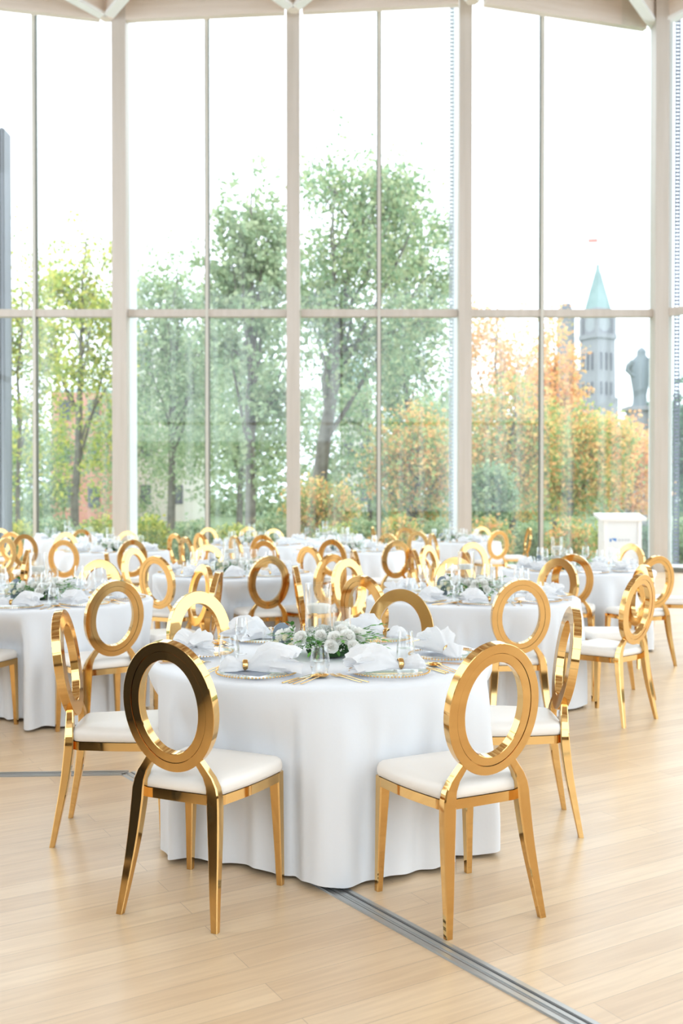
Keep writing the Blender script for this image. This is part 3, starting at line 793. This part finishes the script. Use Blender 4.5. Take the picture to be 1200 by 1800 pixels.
# glasses of the front table where the photo shows them
def tg(px, ybase, pr, lab, cat, grp, sc=1.0):
    Y = 1750 * (CAM_H - ZS) / (ybase - 879); o = use(pr, USED, (at(px, Y), Y, ZS), 0, sc); tag(o, lab, cat, grp)
tg(562, 1188, tumb, 'stemless water glass in front of the flowers on the front table', 'glass', 'stemless water glasses')
tg(713, 1172, tumb2, 'tall water glass with water right of the flowers on the front table', 'glass', 'tall water glasses')
tg(402, 1170, tumb, 'wide stemless glass between the left napkins of the front table', 'glass', 'stemless water glasses', 1.12)
tg(424, 1150, wine, 'stemmed glass behind the left napkins of the front table', 'wine glass', 'stemmed wine glasses', .78)
tg(470, 1132, tumb, 'short clear glass half hidden behind the front left napkin', 'glass', 'stemless water glasses', .7)
tg(662, 1122, tumb, 'clear glass behind the flowers on the front table', 'glass', 'stemless water glasses', .8)

# lectern --------------------------------------------------------------
LX, LY = at(1089, 18.6), 18.6
r = empty('lectern', (LX, LY, 0)); tag(r, 'white lectern with a small blue emblem standing before the right window', 'lectern')
b = MB(); b.box((0, 0, .02), (.74, .5, .04)); b.build('base', WHITEPAINT, r, smooth=False)
for s in (-1, 1):
    b = MB(); b.box((s * .315, 0, .58), (.07, .42, 1.08)); b.build('side_panel', WHITEPAINT, r, smooth=False)
b = MB(); b.box((0, -.17, .56), (.555, .02, 1.03)); fp = b.build('front_panel', mat('frosted_panel', (.80, .83, .86), .3), r, smooth=False)
b = MB(); b.box((0, 0, 1.155), (.86, .52, .05), Matrix.Rotation(R(10), 3, 'X')); b.build('reading_top', WHITEPAINT, r, smooth=False)
b = MB(); b.box((0, -.05, 1.1), (.66, .40, .05)); b.build('shelf', WHITEPAINT, r, smooth=False)
b = MB(); b.add([(-.235, -.184, .70), (-.175, -.184, .76), (-.115, -.184, .76), (-.115, -.184, .70), (-.135, -.184, .70), (-.135, -.184, .73), (-.185, -.184, .73), (-.215, -.184, .76), (-.235, -.184, .76)][:1] + [(-.235, -.184, .70), (-.205, -.184, .70), (-.205, -.184, .745), (-.235, -.184, .76)], [(1, 2, 3, 4)])
b.add([(-.195, -.184, .76), (-.115, -.184, .76), (-.115, -.184, .70), (-.145, -.184, .715), (-.195, -.184, .745)], [(0, 4, 3, 2, 1)])
b.build('blue_emblem', BLUE, fp, smooth=False)
b = MB()
for x, w in ((-.06, .05), (.0, .045), (.055, .04), (.11, .05)): b.add([(x - w / 2, -.184, .71), (x + w / 2, -.184, .71), (x + w / 2, -.184, .745), (x - w / 2, -.184, .745)], [(0, 1, 2, 3)])
b.build('grey_print', PRINTGREY, fp, smooth=False)
# ---------------------------------------------------------------- outdoors
GZ = -.35
def plain(name, c, rough=.9, var=None):
    m = mat(name, c, rough)
    if var:
        b = m.node_tree.nodes['Principled BSDF']; tc = N(m, 'TexCoord'); ns = N(m, 'TexNoise'); ns.inputs['Scale'].default_value = var[1]; ns.inputs['Detail'].default_value = 6
        L(m, tc.outputs['Object'], ns.inputs[0]); rp = N(m, 'ValToRGB'); rp.color_ramp.elements[0].position = .35; rp.color_ramp.elements[1].position = .65
        rp.color_ramp.elements[0].color = (*c, 1); rp.color_ramp.elements[1].color = (*var[0], 1); L(m, ns.outputs[0], rp.inputs[0]); L(m, rp.outputs[0], b.inputs['Base Color'])
    return m
GROUND = plain('lawn', (.10, .17, .06), .9, ((.16, .21, .10), .25))
b = MB(); b.box((0, 420, GZ - .5), (900, 798.4, 1.0)); o = b.build('ground_outside', GROUND, smooth=False); o['kind'] = 'structure'
PAVE = plain('terrace_paving', (.55, .55, .54), .8, ((.62, .61, .60), 1.5))
b = MB(); b.box((0, 22.2, GZ + .15), (40, 2.6, .3)); o = b.build('terrace_outside', PAVE, smooth=False); o['kind'] = 'structure'

def leaf_mat(name, cols, trans=.35):
    m = bpy.data.materials.new(name); m.use_nodes = True; m.node_tree.nodes.clear()
    o = N(m, 'OutputMaterial'); d = N(m, 'BsdfDiffuse'); t = N(m, 'BsdfTranslucent'); mx = N(m, 'MixShader'); g = N(m, 'NewGeometry'); r = N(m, 'ValToRGB')
    r.color_ramp.interpolation = 'LINEAR'
    while len(r.color_ramp.elements) < len(cols): r.color_ramp.elements.new(.5)
    for i, c in enumerate(cols): r.color_ramp.elements[i].position = i / (len(cols) - 1); r.color_ramp.elements[i].color = (*c, 1)
    L(m, g.outputs['Random Per Island'], r.inputs[0]); L(m, r.outputs[0], d.inputs[0]); L(m, r.outputs[0], t.inputs[0]); mx.inputs[0].default_value = trans
    L(m, d.outputs[0], mx.inputs[1]); L(m, t.outputs[0], mx.inputs[2]); L(m, mx.outputs[0], o.inputs[0]); return m
G_SAGE = leaf_mat('sage_leaves', [(.27, .37, .22), (.39, .48, .29), (.53, .58, .36)])
G_MID = leaf_mat('mid_green_leaves', [(.20, .31, .17), (.32, .43, .25), (.45, .53, .31), (.54, .56, .32)])
G_YEL = leaf_mat('yellow_green_leaves', [(.22, .32, .11), (.42, .50, .16), (.60, .60, .17), (.68, .60, .16)])
G_ORG = leaf_mat('orange_leaves', [(.50, .50, .22), (.88, .56, .22), (.93, .50, .27), (.92, .66, .32), (.90, .44, .27)])
G_YOR = leaf_mat('amber_leaves', [(.26, .40, .17), (.36, .48, .20), (.50, .55, .22), (.88, .60, .24), (.92, .48, .22), (.84, .66, .26)])
G_DRK = leaf_mat('dark_green_leaves', [(.09, .18, .11), (.16, .28, .17), (.25, .36, .22)])
BARK = plain('bark', (.13, .11, .09), .9, ((.22, .19, .16), 3))
def leaves_mesh(name, C, size, seed):
    rs = np.random.RandomState(seed); n = len(C)
    d = rs.normal(size=(n, 3)); d /= np.linalg.norm(d, axis=1)[:, None]; e = rs.normal(size=(n, 3)); s = np.cross(d, e); s /= np.linalg.norm(s, axis=1)[:, None] + 1e-9
    ln = size * rs.uniform(.6, 1.25, (n, 1))
    V = np.stack([C - d * ln * .5, C + s * ln * .32 - d * ln * .05, C + d * ln * .5, C - s * ln * .32 - d * ln * .05], 1).reshape(-1, 3)
    me = bpy.data.meshes.new(name); me.vertices.add(4 * n); me.vertices.foreach_set('co', V.astype(np.float32).ravel())
    me.loops.add(4 * n); me.loops.foreach_set('vertex_index', np.arange(4 * n, dtype=np.int32)); me.polygons.add(n); me.polygons.foreach_set('loop_start', np.arange(0, 4 * n, 4, dtype=np.int32))
    try: me.polygons.foreach_set('loop_total', np.full(n, 4, dtype=np.int32))
    except Exception: pass
    me.update(calc_edges=True); return me
def tree(px, Y, top, wpx, lm, label, seed, n=6000, size=.24, bot=None, trunk_px=None, limbs=16, tr=.22, fill=.5):
    rg = random.Random(seed); rs = np.random.RandomState(seed)
    x = at(px, Y); zt = CAM_H + (879 - top) / 1750 * Y; rx = wpx / 1750 * Y / 2
    zb = CAM_H + (879 - (bot if bot else 880)) / 1750 * Y; zc = (zt + zb) / 2; rz = (zt - zb) / 2; tx = at(trunk_px, Y) if trunk_px else x
    ry = rx * .8; r = empty('tree', (tx, Y, GZ))
    b = MB(); P0 = Vector((0, 0, 0)); top_p = Vector((x - tx, 0, zt - GZ - rz * .25)); tp = []
    for k in range(8):
        t = k / 7; tp.append(P0.lerp(top_p, t) + Vector((rg.uniform(-1, 1) * .06 * rx * t, rg.uniform(-1, 1) * .05 * rx, 0)))
    b.tube(tp, [tr * (1 - .85 * k / 7) for k in range(8)], 8)
    cl = []
    for j in range(limbs):
        t0 = rg.uniform(.22, .85); i = min(6, int(t0 * 7)); s = tp[i].lerp(tp[i + 1], t0 * 7 - i)
        a = 2 * math.pi * (j * .618) + rg.uniform(-.3, .3); el = rg.uniform(-.45, .95); q = rg.uniform(.75, .98)
        e = Vector((x - tx + math.cos(a) * math.cos(el) * rx * q, math.sin(a) * math.cos(el) * ry * q, zc - GZ + math.sin(el) * rz * q))
        mid = s.lerp(e, .5) + Vector((0, 0, .12 * (e - s).length)); pts = []
        for k in range(7):
            t = k / 6; pts.append(s * (1 - t)**2 + mid * 2 * t * (1 - t) + e * t * t + Vector((rg.gauss(0, 1), rg.gauss(0, 1), rg.gauss(0, 1))) * .04 * rx * (0 < k < 6))
        r0 = tr * .42 * (1 - t0 * .6); b.tube(pts, [r0 * (1 - .85 * k / 6) for k in range(7)], 5)
        for m in range(7):
            t = rg.uniform(.3, 1); i = min(5, int(t * 6)); s2 = pts[i].lerp(pts[i + 1], t * 6 - i)
            dv = Vector((rg.gauss(0, 1), rg.gauss(0, 1), rg.gauss(.2, .8))).normalized(); e2 = s2 + dv * rx * rg.uniform(.18, .38)
            b.tube([s2, s2.lerp(e2, .5) + Vector((0, 0, .05 * rx)), e2], [r0 * .25, r0 * .16, r0 * .06], 4)
            cl.append(s2.lerp(e2, .6)); cl.append(e2)
    b.build('trunk', BARK, r, 60)
    cl = np.array([tuple(c) for c in cl]); m = len(cl); k1 = int(n * (1 - fill)); idx = rs.randint(0, m, k1)
    A = cl[idx] + rs.normal(size=(k1, 3)) * rx * .105
    k2 = n - k1; sub = max(30, int(m * .8)); dd = rs.normal(size=(sub, 3)); dd /= np.linalg.norm(dd, axis=1)[:, None]; q = rs.uniform(.25, 1, (sub, 1)) ** .5 * .95
    cc = dd * q * np.array([rx, ry, rz]) + np.array([x - tx, 0, zc - GZ]); B = cc[rs.randint(0, sub, k2)] + rs.normal(size=(k2, 3)) * rx * .10
    C = np.concatenate([A, B]); me = leaves_mesh('foliage', C, size, seed); me.materials.append(lm)
    o = bpy.data.objects.new('foliage', me); COL.objects.link(o); o.parent = r; o['kind'] = 'stuff'
    tag(r, label, 'tree', 'trees outside the windows'); return r
TR = [
 (40, 36, 360, 210, G_YEL, 'slender yellow-green tree outside at far left of the windows', 1, 4200, .20, 930, 30, .10, .35),
 (150, 42, 345, 200, G_YEL, 'pale tree with yellow lower leaves and forked dark trunk left of the first post', 2, 5200, .22, 930, 130, .20, .40),
 (310, 50, 395, 280, G_SAGE, 'broad grey-green tree between the first and second posts', 3, 10500, .26, 900, 300, .22, .55),
 (445, 33, 255, 190, G_SAGE, 'tall airy sage tree rising left of the second post', 4, 6000, .25, 900, 440, .20, .40),
 (420, 62, 560, 280, G_SAGE, 'lower grey-green tree standing behind the tall airy one', 5, 8000, .30, 900, 420, .22, .6),
 (640, 38, 245, 330, G_MID, 'big tree with dark leaning trunk right of the second post', 6, 11500, .22, 740, 545, .34, .40),
 (715, 44, 285, 190, G_MID, 'green tree filling the space left of the third post', 7, 7500, .24, 800, 720, .16, .35),
 (730, 36, 700, 190, G_YOR, 'low orange and green maple left of the third post', 8, 6200, .19, 930, 730, .13, .6),
 (870, 48, 480, 170, G_ORG, 'thin orange and pink maple right of the third post', 9, 3600, .20, 800, 880, .15, .35),
 (900, 40, 660, 200, G_YOR, 'full amber maple below the thin one right of the third post', 10, 7500, .20, 930, 900, .16, .6),
 (1010, 44, 700, 220, G_YOR, 'wide orange-yellow maple in front of the clock tower', 11, 8500, .21, 930, 1000, .17, .6),
 (975, 56, 520, 130, G_ORG, 'upright orange maple left of the clock tower', 12, 3500, .26, 850, 975, .15, .45),
 (1105, 52, 715, 130, G_ORG, 'pale orange tree behind the lectern', 13, 4000, .24, 940, 1105, .14, .6),
 (1150, 78, 690, 120, G_DRK, 'dark green tree below the statue near the right post', 14, 4500, .40, 930, 1150, .2, .7),
 (1215, 60, 640, 110, G_DRK, 'dark green tree seen in the last pane at right', 15, 4500, .32, 940, 1215, .2, .7),
 (560, 30, 840, 150, G_YOR, 'small amber and green shrub tree at the foot of the big dark trunk', 16, 4200, .14, 960, 560, .07, .7),
 (60, 52, 700, 180, G_MID, 'dense green thicket at lower left window', 17, 5200, .20, 950, 60, .10, .7),
 (230, 68, 640, 200, G_MID, 'mid green tree behind the first post', 18, 6000, .24, 950, 230, .14, .65),
 (650, 70, 640, 300, G_MID, 'distant green tree mass behind the big trunk', 19, 8500, .34, 950, 650, .2, .75),
 (862, 33, 800, 95, G_MID, 'small round green tree at the foot of the third post', 23, 2600, .17, 950, 862, .07, .7),
 (800, 84, 640, 170, G_MID, 'distant green tree behind the third post', 20, 5000, .34, 950, 800, .2, .75),
 (320, 104, 600, 300, G_SAGE, 'distant grey-green tree mass behind the broad one', 21, 8000, .36, 950, 320, .2, .75),
 (930, 92, 740, 260, G_YOR, 'distant amber tree line behind the maples', 22, 7500, .34, 950, 930, .2, .8),
]
for (px, Y, top, w, lm, lab, sd, n, sz, bt, tpx, tr_, fl) in TR: tree(px, Y, top, w, lm, lab, sd, int(n * 1.15), sz, bt, tpx, 16, tr_, fl)
rs = np.random.RandomState(99); n = 16000
C = np.stack([rs.uniform(-52, 60, n), rs.uniform(112, 118, n), rs.uniform(-.3, 1, n) ** 1.0 * 7.5 + rs.normal(size=n) * .5], 1); C[:, 2] = np.abs(C[:, 2]) * (1 + .25 * np.sin(C[:, 0] * .5)) - .3
me = leaves_mesh('foliage', C, .75, 98); me.materials.append(G_MID); o = bpy.data.objects.new('distant_woodland', me); COL.objects.link(o); o['kind'] = 'stuff'; tag(o, 'low belt of distant green woodland along the horizon', 'woodland')
# shrubs along the terrace
SH = [(20, 26, G_YEL), (100, 27, G_MID), (180, 26, G_YEL), (262, 27.9, G_YEL), (340, 26.2, G_MID), (410, 26.5, G_YEL), (480, 28.8, G_MID), (590, 26, G_YEL), (645, 28, G_MID), (705, 26, G_YOR), (770, 27, G_MID), (860, 26, G_YOR), (930, 27.5, G_MID), (1000, 26, G_YOR), (1075, 28.6, G_YEL), (1140, 26, G_DRK), (1200, 28.2, G_MID)]
SN = {0: 'leftmost', 1: 'second from the left', 2: 'just left of the first post', 3: 'just right of the first post', 4: 'left of the far-left-centre mullion', 5: 'right of the mullion beside the second post', 6: 'left of the second post', 7: 'right of the second post', 8: 'left of the centre mullion', 9: 'right of the centre mullion', 10: 'left of the third post', 11: 'right of the third post', 12: 'left of the right-hand mullion', 13: 'right of the right-hand mullion', 14: 'behind the lectern', 15: 'left of the last post', 16: 'rightmost'}
for i, (px, Y, lm) in enumerate(SH):
    rs = np.random.RandomState(50 + i); n = 1700; rx, rz = .62, .95 + .25 * rs.rand(); d = rs.normal(size=(n, 3)); d /= np.linalg.norm(d, axis=1)[:, None]; q = rs.uniform(.1, 1, (n, 1)) ** .4
    C = d * q * np.array([rx * 1.05, .6, rz * .6]) + np.array([0, 0, rz * .62]); C += rs.normal(size=C.shape) * .06
    r = empty('shrub', (at(px, Y), Y, GZ)); me = leaves_mesh('foliage', C, .13, i); me.materials.append(lm); o = bpy.data.objects.new('foliage', me); COL.objects.link(o); o.parent = r; o['kind'] = 'stuff'
    b = MB(); rg = random.Random(i)
    for k in range(7): b.tube([(0, 0, 0), (rg.uniform(-.3, .3), rg.uniform(-.2, .2), .5), (rg.uniform(-.7, .7), rg.uniform(-.4, .4), 1.0)], [.02, .014, .006], 5)
    b.build('stems', BARK, r, 60); tag(r, 'low leafy shrub outside the glass, ' + SN[i], 'shrub', 'shrubs outside the windows')

# clock tower, far behind the maples
TY = 250.0; TX = at(1049, TY)
STONE = plain('pale_sandstone', (.25, .25, .27), .9, ((.31, .305, .325), .15)); COPPER = plain('green_copper', (.19, .27, .26), .7, ((.24, .33, .32), .3)); SLATE = plain('slate_roof', (.15, .17, .20), .8)
def zt_(y, Y=TY): return CAM_H + (879 - y) / 1750 * Y
def pw_(p, Y=TY): return p / 1750 * Y
r = empty('clock_tower', (TX, TY, GZ)); tag(r, 'tall grey stone clock tower with a pointed green copper roof', 'tower'); r.rotation_euler = (0, 0, R(28))
g = -GZ
def pris(b, w0, w1, z0, z1, n=4, rot=math.pi / 4):
    k = math.sqrt(2) / 2 if n == 4 else .5
    b.loft([[Vector((math.cos(rot + 2 * math.pi * i / n) * w * k, math.sin(rot + 2 * math.pi * i / n) * w * k, z + g)) for i in range(n)] for w, z in ((w0, z0), (w1, z1))])
b = MB(); pris(b, 7.6, 7.2, GZ, zt_(700)); pris(b, 6.3, 6.0, zt_(700), zt_(594)); pris(b, 6.7, 6.7, zt_(598), zt_(590)); b.build('shaft', STONE, r, smooth=False)
b = MB(); pris(b, 4.9, 4.9, zt_(592), zt_(545)); cs = b.build('clock_stage', STONE, r, smooth=False)
CLK = plain('clock_face', (.34, .35, .37), .6)
for k in range(4):
    a = k * math.pi / 2; d = Vector((math.cos(a), math.sin(a), 0)); s = Vector((-d.y, d.x, 0)); c = d * 2.47 + Vector((0, 0, zt_(572) + g)); b = MB()
    b.add([c + s * (1.9 * math.cos(2 * math.pi * i / 24)) + Vector((0, 0, 1.9 * math.sin(2 * math.pi * i / 24))) for i in range(24)], [tuple(range(24))]); b.build('clock_face', CLK, cs, smooth=False)
b = MB(); pris(b, 4.7, .5, zt_(546), zt_(470)); pris(b, .7, .5, zt_(470), zt_(466)); rf = b.build('roof', COPPER, r, smooth=False)
b = MB(); b.tube([(0, 0, zt_(467) + g), (0, 0, zt_(425) + g)], .10, 6); b.build('flagpole', CLK, r)
b = MB(); p = Vector((0, 0, zt_(428) + g)); b.add([p, p + Vector((-2.2, 1.2, -.1)), p + Vector((-2.2, 1.2, 1.0)), p + Vector((0, 0, 1.1))], [(0, 1, 2, 3)]); b.build('flag', plain('red_flag', (.75, .25, .22)), r, smooth=False)
for sx in (-1, 1):
    for sy in (-1, 1):
        b = MB(); cx, cy = sx * 2.75, sy * 2.75
        for w, z0, z1, w1 in ((.9, zt_(600), zt_(565), .9), (1.0, zt_(565), zt_(548), .1)):
            b.loft([[Vector((cx + math.cos(math.pi / 4 + math.pi / 2 * i) * q * .7, cy + math.sin(math.pi / 4 + math.pi / 2 * i) * q * .7, z + g)) for i in range(4)] for q, z in ((w, z0), (w1, z1))])
        b.build('corner_turret', STONE, r, smooth=False)
DARKST = plain('window_stone', (.12, .12, .15), .9)
for k in range(4):
    a = k * math.pi / 2; d = Vector((math.cos(a), math.sin(a), 0)); s = Vector((-d.y, d.x, 0))
    for zz, h in ((638, 30), (685, 22)):
        for o_ in (-1.6, 0, 1.6):
            b = MB(); c = d * (3.2 if zz < 680 else 3.22) + s * o_ + Vector((0, 0, zt_(zz) + g)); b.box(c, (.25, .25, 1)[:2] + (pw_(h),)); b.build('lancet_opening', DARKST, r, smooth=False)
# parliament range beside the tower
r = empty('stone_building', (at(985, 262), 262, GZ)); tag(r, 'pale grey stone building with steep roofs behind the orange maples', 'building')
b = MB(); b.box((0, 0, (zt_(700, 262) - GZ) / 2), (pw_(150, 262), 12, zt_(700, 262) - GZ)); b.build('wall', STONE, r, smooth=False)
b = MB(); w = pw_(150, 262) / 2; z0, z1 = zt_(700, 262) - GZ, zt_(650, 262) - GZ
b.add([(-w, -6, z0), (w, -6, z0), (w, 6, z0), (-w, 6, z0), (-w + 3, 0, z1), (w - 3, 0, z1)], [(0, 1, 5, 4), (1, 2, 5), (2, 3, 4, 5), (3, 0, 4)]); b.build('roof', SLATE, r, smooth=False)
b = MB(); x0 = pw_(8, 262); b.box((x0, 0, (zt_(560, 262) - GZ) / 2), (pw_(26, 262), 4, zt_(560, 262) - GZ)); t_ = b.build('turret', STONE, r, smooth=False)
b = MB(); b.loft([[Vector((x0 + math.cos(math.pi / 4 + math.pi / 2 * i) * q, math.sin(math.pi / 4 + math.pi / 2 * i) * q, z)) for i in range(4)] for q, z in ((2.7, zt_(560, 262) - GZ), (1.4, zt_(535, 262) - GZ))]); b.build('turret_roof', SLATE, t_, smooth=False)
b = MB(); b.tube([(pw_(-2, 262), 0, zt_(560, 262) - GZ), (pw_(-2, 262), 0, zt_(436, 262) - GZ)], .12, 6); b.build('mast', SLATE, r)
# other facades between the trees
def facade(px0, px1, Y, top, m, rm, label, seed, roof=18):
    x0, x1 = at(px0, Y), at(px1, Y); H = zt_(top, Y) - GZ; r = empty('building', ((x0 + x1) / 2, Y, GZ)); w = (x1 - x0) / 2
    b = MB(); b.box((0, 4, H / 2), (2 * w, 8, H)); b.build('wall', m, r, smooth=False)
    b = MB(); h2 = H + pw_(roof, Y); b.add([(-w, 0, H), (w, 0, H), (w, 8, H), (-w, 8, H), (-w + 1, 4, h2), (w - 1, 4, h2)], [(0, 1, 5, 4), (1, 2, 5), (2, 3, 4, 5), (3, 0, 4)]); b.build('roof', rm, r, smooth=False)
    nx = max(2, int(2 * w / 2.6)); nz = max(2, int(H / 3.4))
    for i in range(nx):
        for j in range(nz):
            b = MB(); b.box((-w + (i + .5) * 2 * w / nx, -.02, (j + .6) * H / nz), (.9, .12, 1.6)); b.build('window', DARKST, r, smooth=False)
    tag(r, label, 'building')
BEIGE = plain('beige_stone', (.62, .57, .50), .9, ((.70, .66, .60), .4)); BRICK = plain('red_brick', (.58, .26, .20), .9, ((.66, .34, .27), .5))
facade(228, 340, 85, 600, BEIGE, SLATE, 'beige stone building glimpsed through the broad grey-green tree', 1)
facade(90, 190, 78, 690, BRICK, COPPER, 'red brick building glimpsed through the yellow-leaved tree at left', 2)
facade(598, 655, 100, 690, BEIGE, COPPER, 'stone building with tall green roof behind the big dark trunk', 3, 70)
# statue on its pedestal, a dark silhouette against the sky
SY = 62.0; SXX = at(1124, SY); BRONZE = mat('weathered_bronze', (.15, .18, .195), .6, .0)
zf = zt_(716, SY); r = empty('statue', (SXX, SY, GZ)); tag(r, 'dark bronze robed statue on a stone pedestal, silhouetted left of the last post', 'statue')
b = MB(); h = zf - GZ; b.loft([rect_ring((0, 0, z), w, w, .05) for w, z in ((2.4, 0), (2.4, .5), (1.5, .6), (1.4, h - .3), (1.9, h - .25), (1.9, h))]); b.build('pedestal', STONE, r, smooth=False)
def ell(c, a, d, n=20): return [Vector((c[0] + a * math.cos(2 * math.pi * k / n), c[1] + d * math.sin(2 * math.pi * k / n), c[2])) for k in range(n)]
q = .0354 * 1.0  # metres per pixel at the statue
b = MB()
prof = [(0, 15, 9), (8, 12.5, 8), (20, 12, 7.5), (34, 14.5, 8), (46, 17, 8.5), (56, 19, 9), (66, 21, 9), (76, 21, 8.5), (84, 15, 7), (90, 9, 6), (93, 8, 6), (97, 8.5, 7), (101, 6.5, 6), (104, 3, 3), (106, .8, 1)]
b.loft([ell(((-1 + .03 * z) * q * 1, 0, h + z * q), a * q, d * q) for z, a, d in prof])
b.build('figure', BRONZE, r, 60)
for s, pts in ((-1, [(-15, 80), (-23, 72), (-25, 64), (-18, 57), (-8, 52)]), (1, [(14, 84), (24, 82), (25, 70), (21, 60), (10, 52)])):
    b = MB(); b.tube([(x * q, -5 * q, h + z * q) for x, z in pts], [4.2 * q, 4 * q, 3.6 * q, 3 * q, 2.4 * q], 10); b.build('arm', BRONZE, r, 60)
b = MB(); b.loft([ell((3 * q, 4 * q, h + z * q), a * q, 3 * q) for z, a in ((30, 10), (55, 15), (70, 18), (80, 16), (86, 8))]); b.build('cape', BRONZE, r, 60)
# dark ribbed exterior fin at far left
b = MB()
x0, Y0 = at(2, 24), 24.0
zt2 = CAM_H + (879 - 235) / 1750 * Y0
b.box((at(2, Y0), Y0, zt2 / 2), (.38, .5, zt2))
for k in range(4): b.box((at(-8 + 7 * k, Y0), Y0 - .28, zt2 / 2), (.03, .08, zt2))
o = b.build('exterior_fin', mat('grey_metal_cladding', (.20, .205, .225), .5, .2), smooth=False)
tag(o, 'dark ribbed metal fin standing outside at the left edge of the windows', 'cladding fin')
# perforated glass fins beside the third and last posts
def perf_fin(px, Y, w, lab, c):
    b = MB(); x = at(px, Y)
    nz = 150; 
    for k in range(nz): z = .1 + k * (12.0 / nz); b.box((x, Y, z + .028), (w, .03, .05)); 
    b.box((x - w / 2, Y, 6.1), (.015, .05, 12)); b.box((x + w / 2, Y, 6.1), (.015, .05, 12))
    o = b.build('slatted_fin', mat('fritted_metal', c, .4, .2), smooth=False); tag(o, lab, 'slatted fin')
perf_fin(1188, 21.3, .10, 'vertical slatted fin outside the glass right of the last post', (.16, .17, .22))
perf_fin(793, 21.4, .09, 'vertical slatted fin outside the glass left of the third post', (.55, .58, .62))

# unseen black case, added so the front left chair's back mirrors something dark
r = empty('unseen_black_case', (-2.32, 2.3, 0), R(-28)); tag(r, 'unseen black case added left of the front table for a dark chair reflection', 'case')
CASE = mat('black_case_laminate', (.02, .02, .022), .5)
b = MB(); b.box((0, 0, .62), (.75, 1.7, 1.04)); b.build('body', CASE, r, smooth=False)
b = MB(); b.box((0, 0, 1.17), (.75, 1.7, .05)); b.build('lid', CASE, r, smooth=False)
for x in (-.3, .3):
    for y in (-.72, .72):
        b = MB(); b.tube([(x - .02, y, .05), (x + .02, y, .05)], .05, 16); b.box((x, y, .085), (.05, .07, .03)); b.build('caster', BLACKPAD, r)
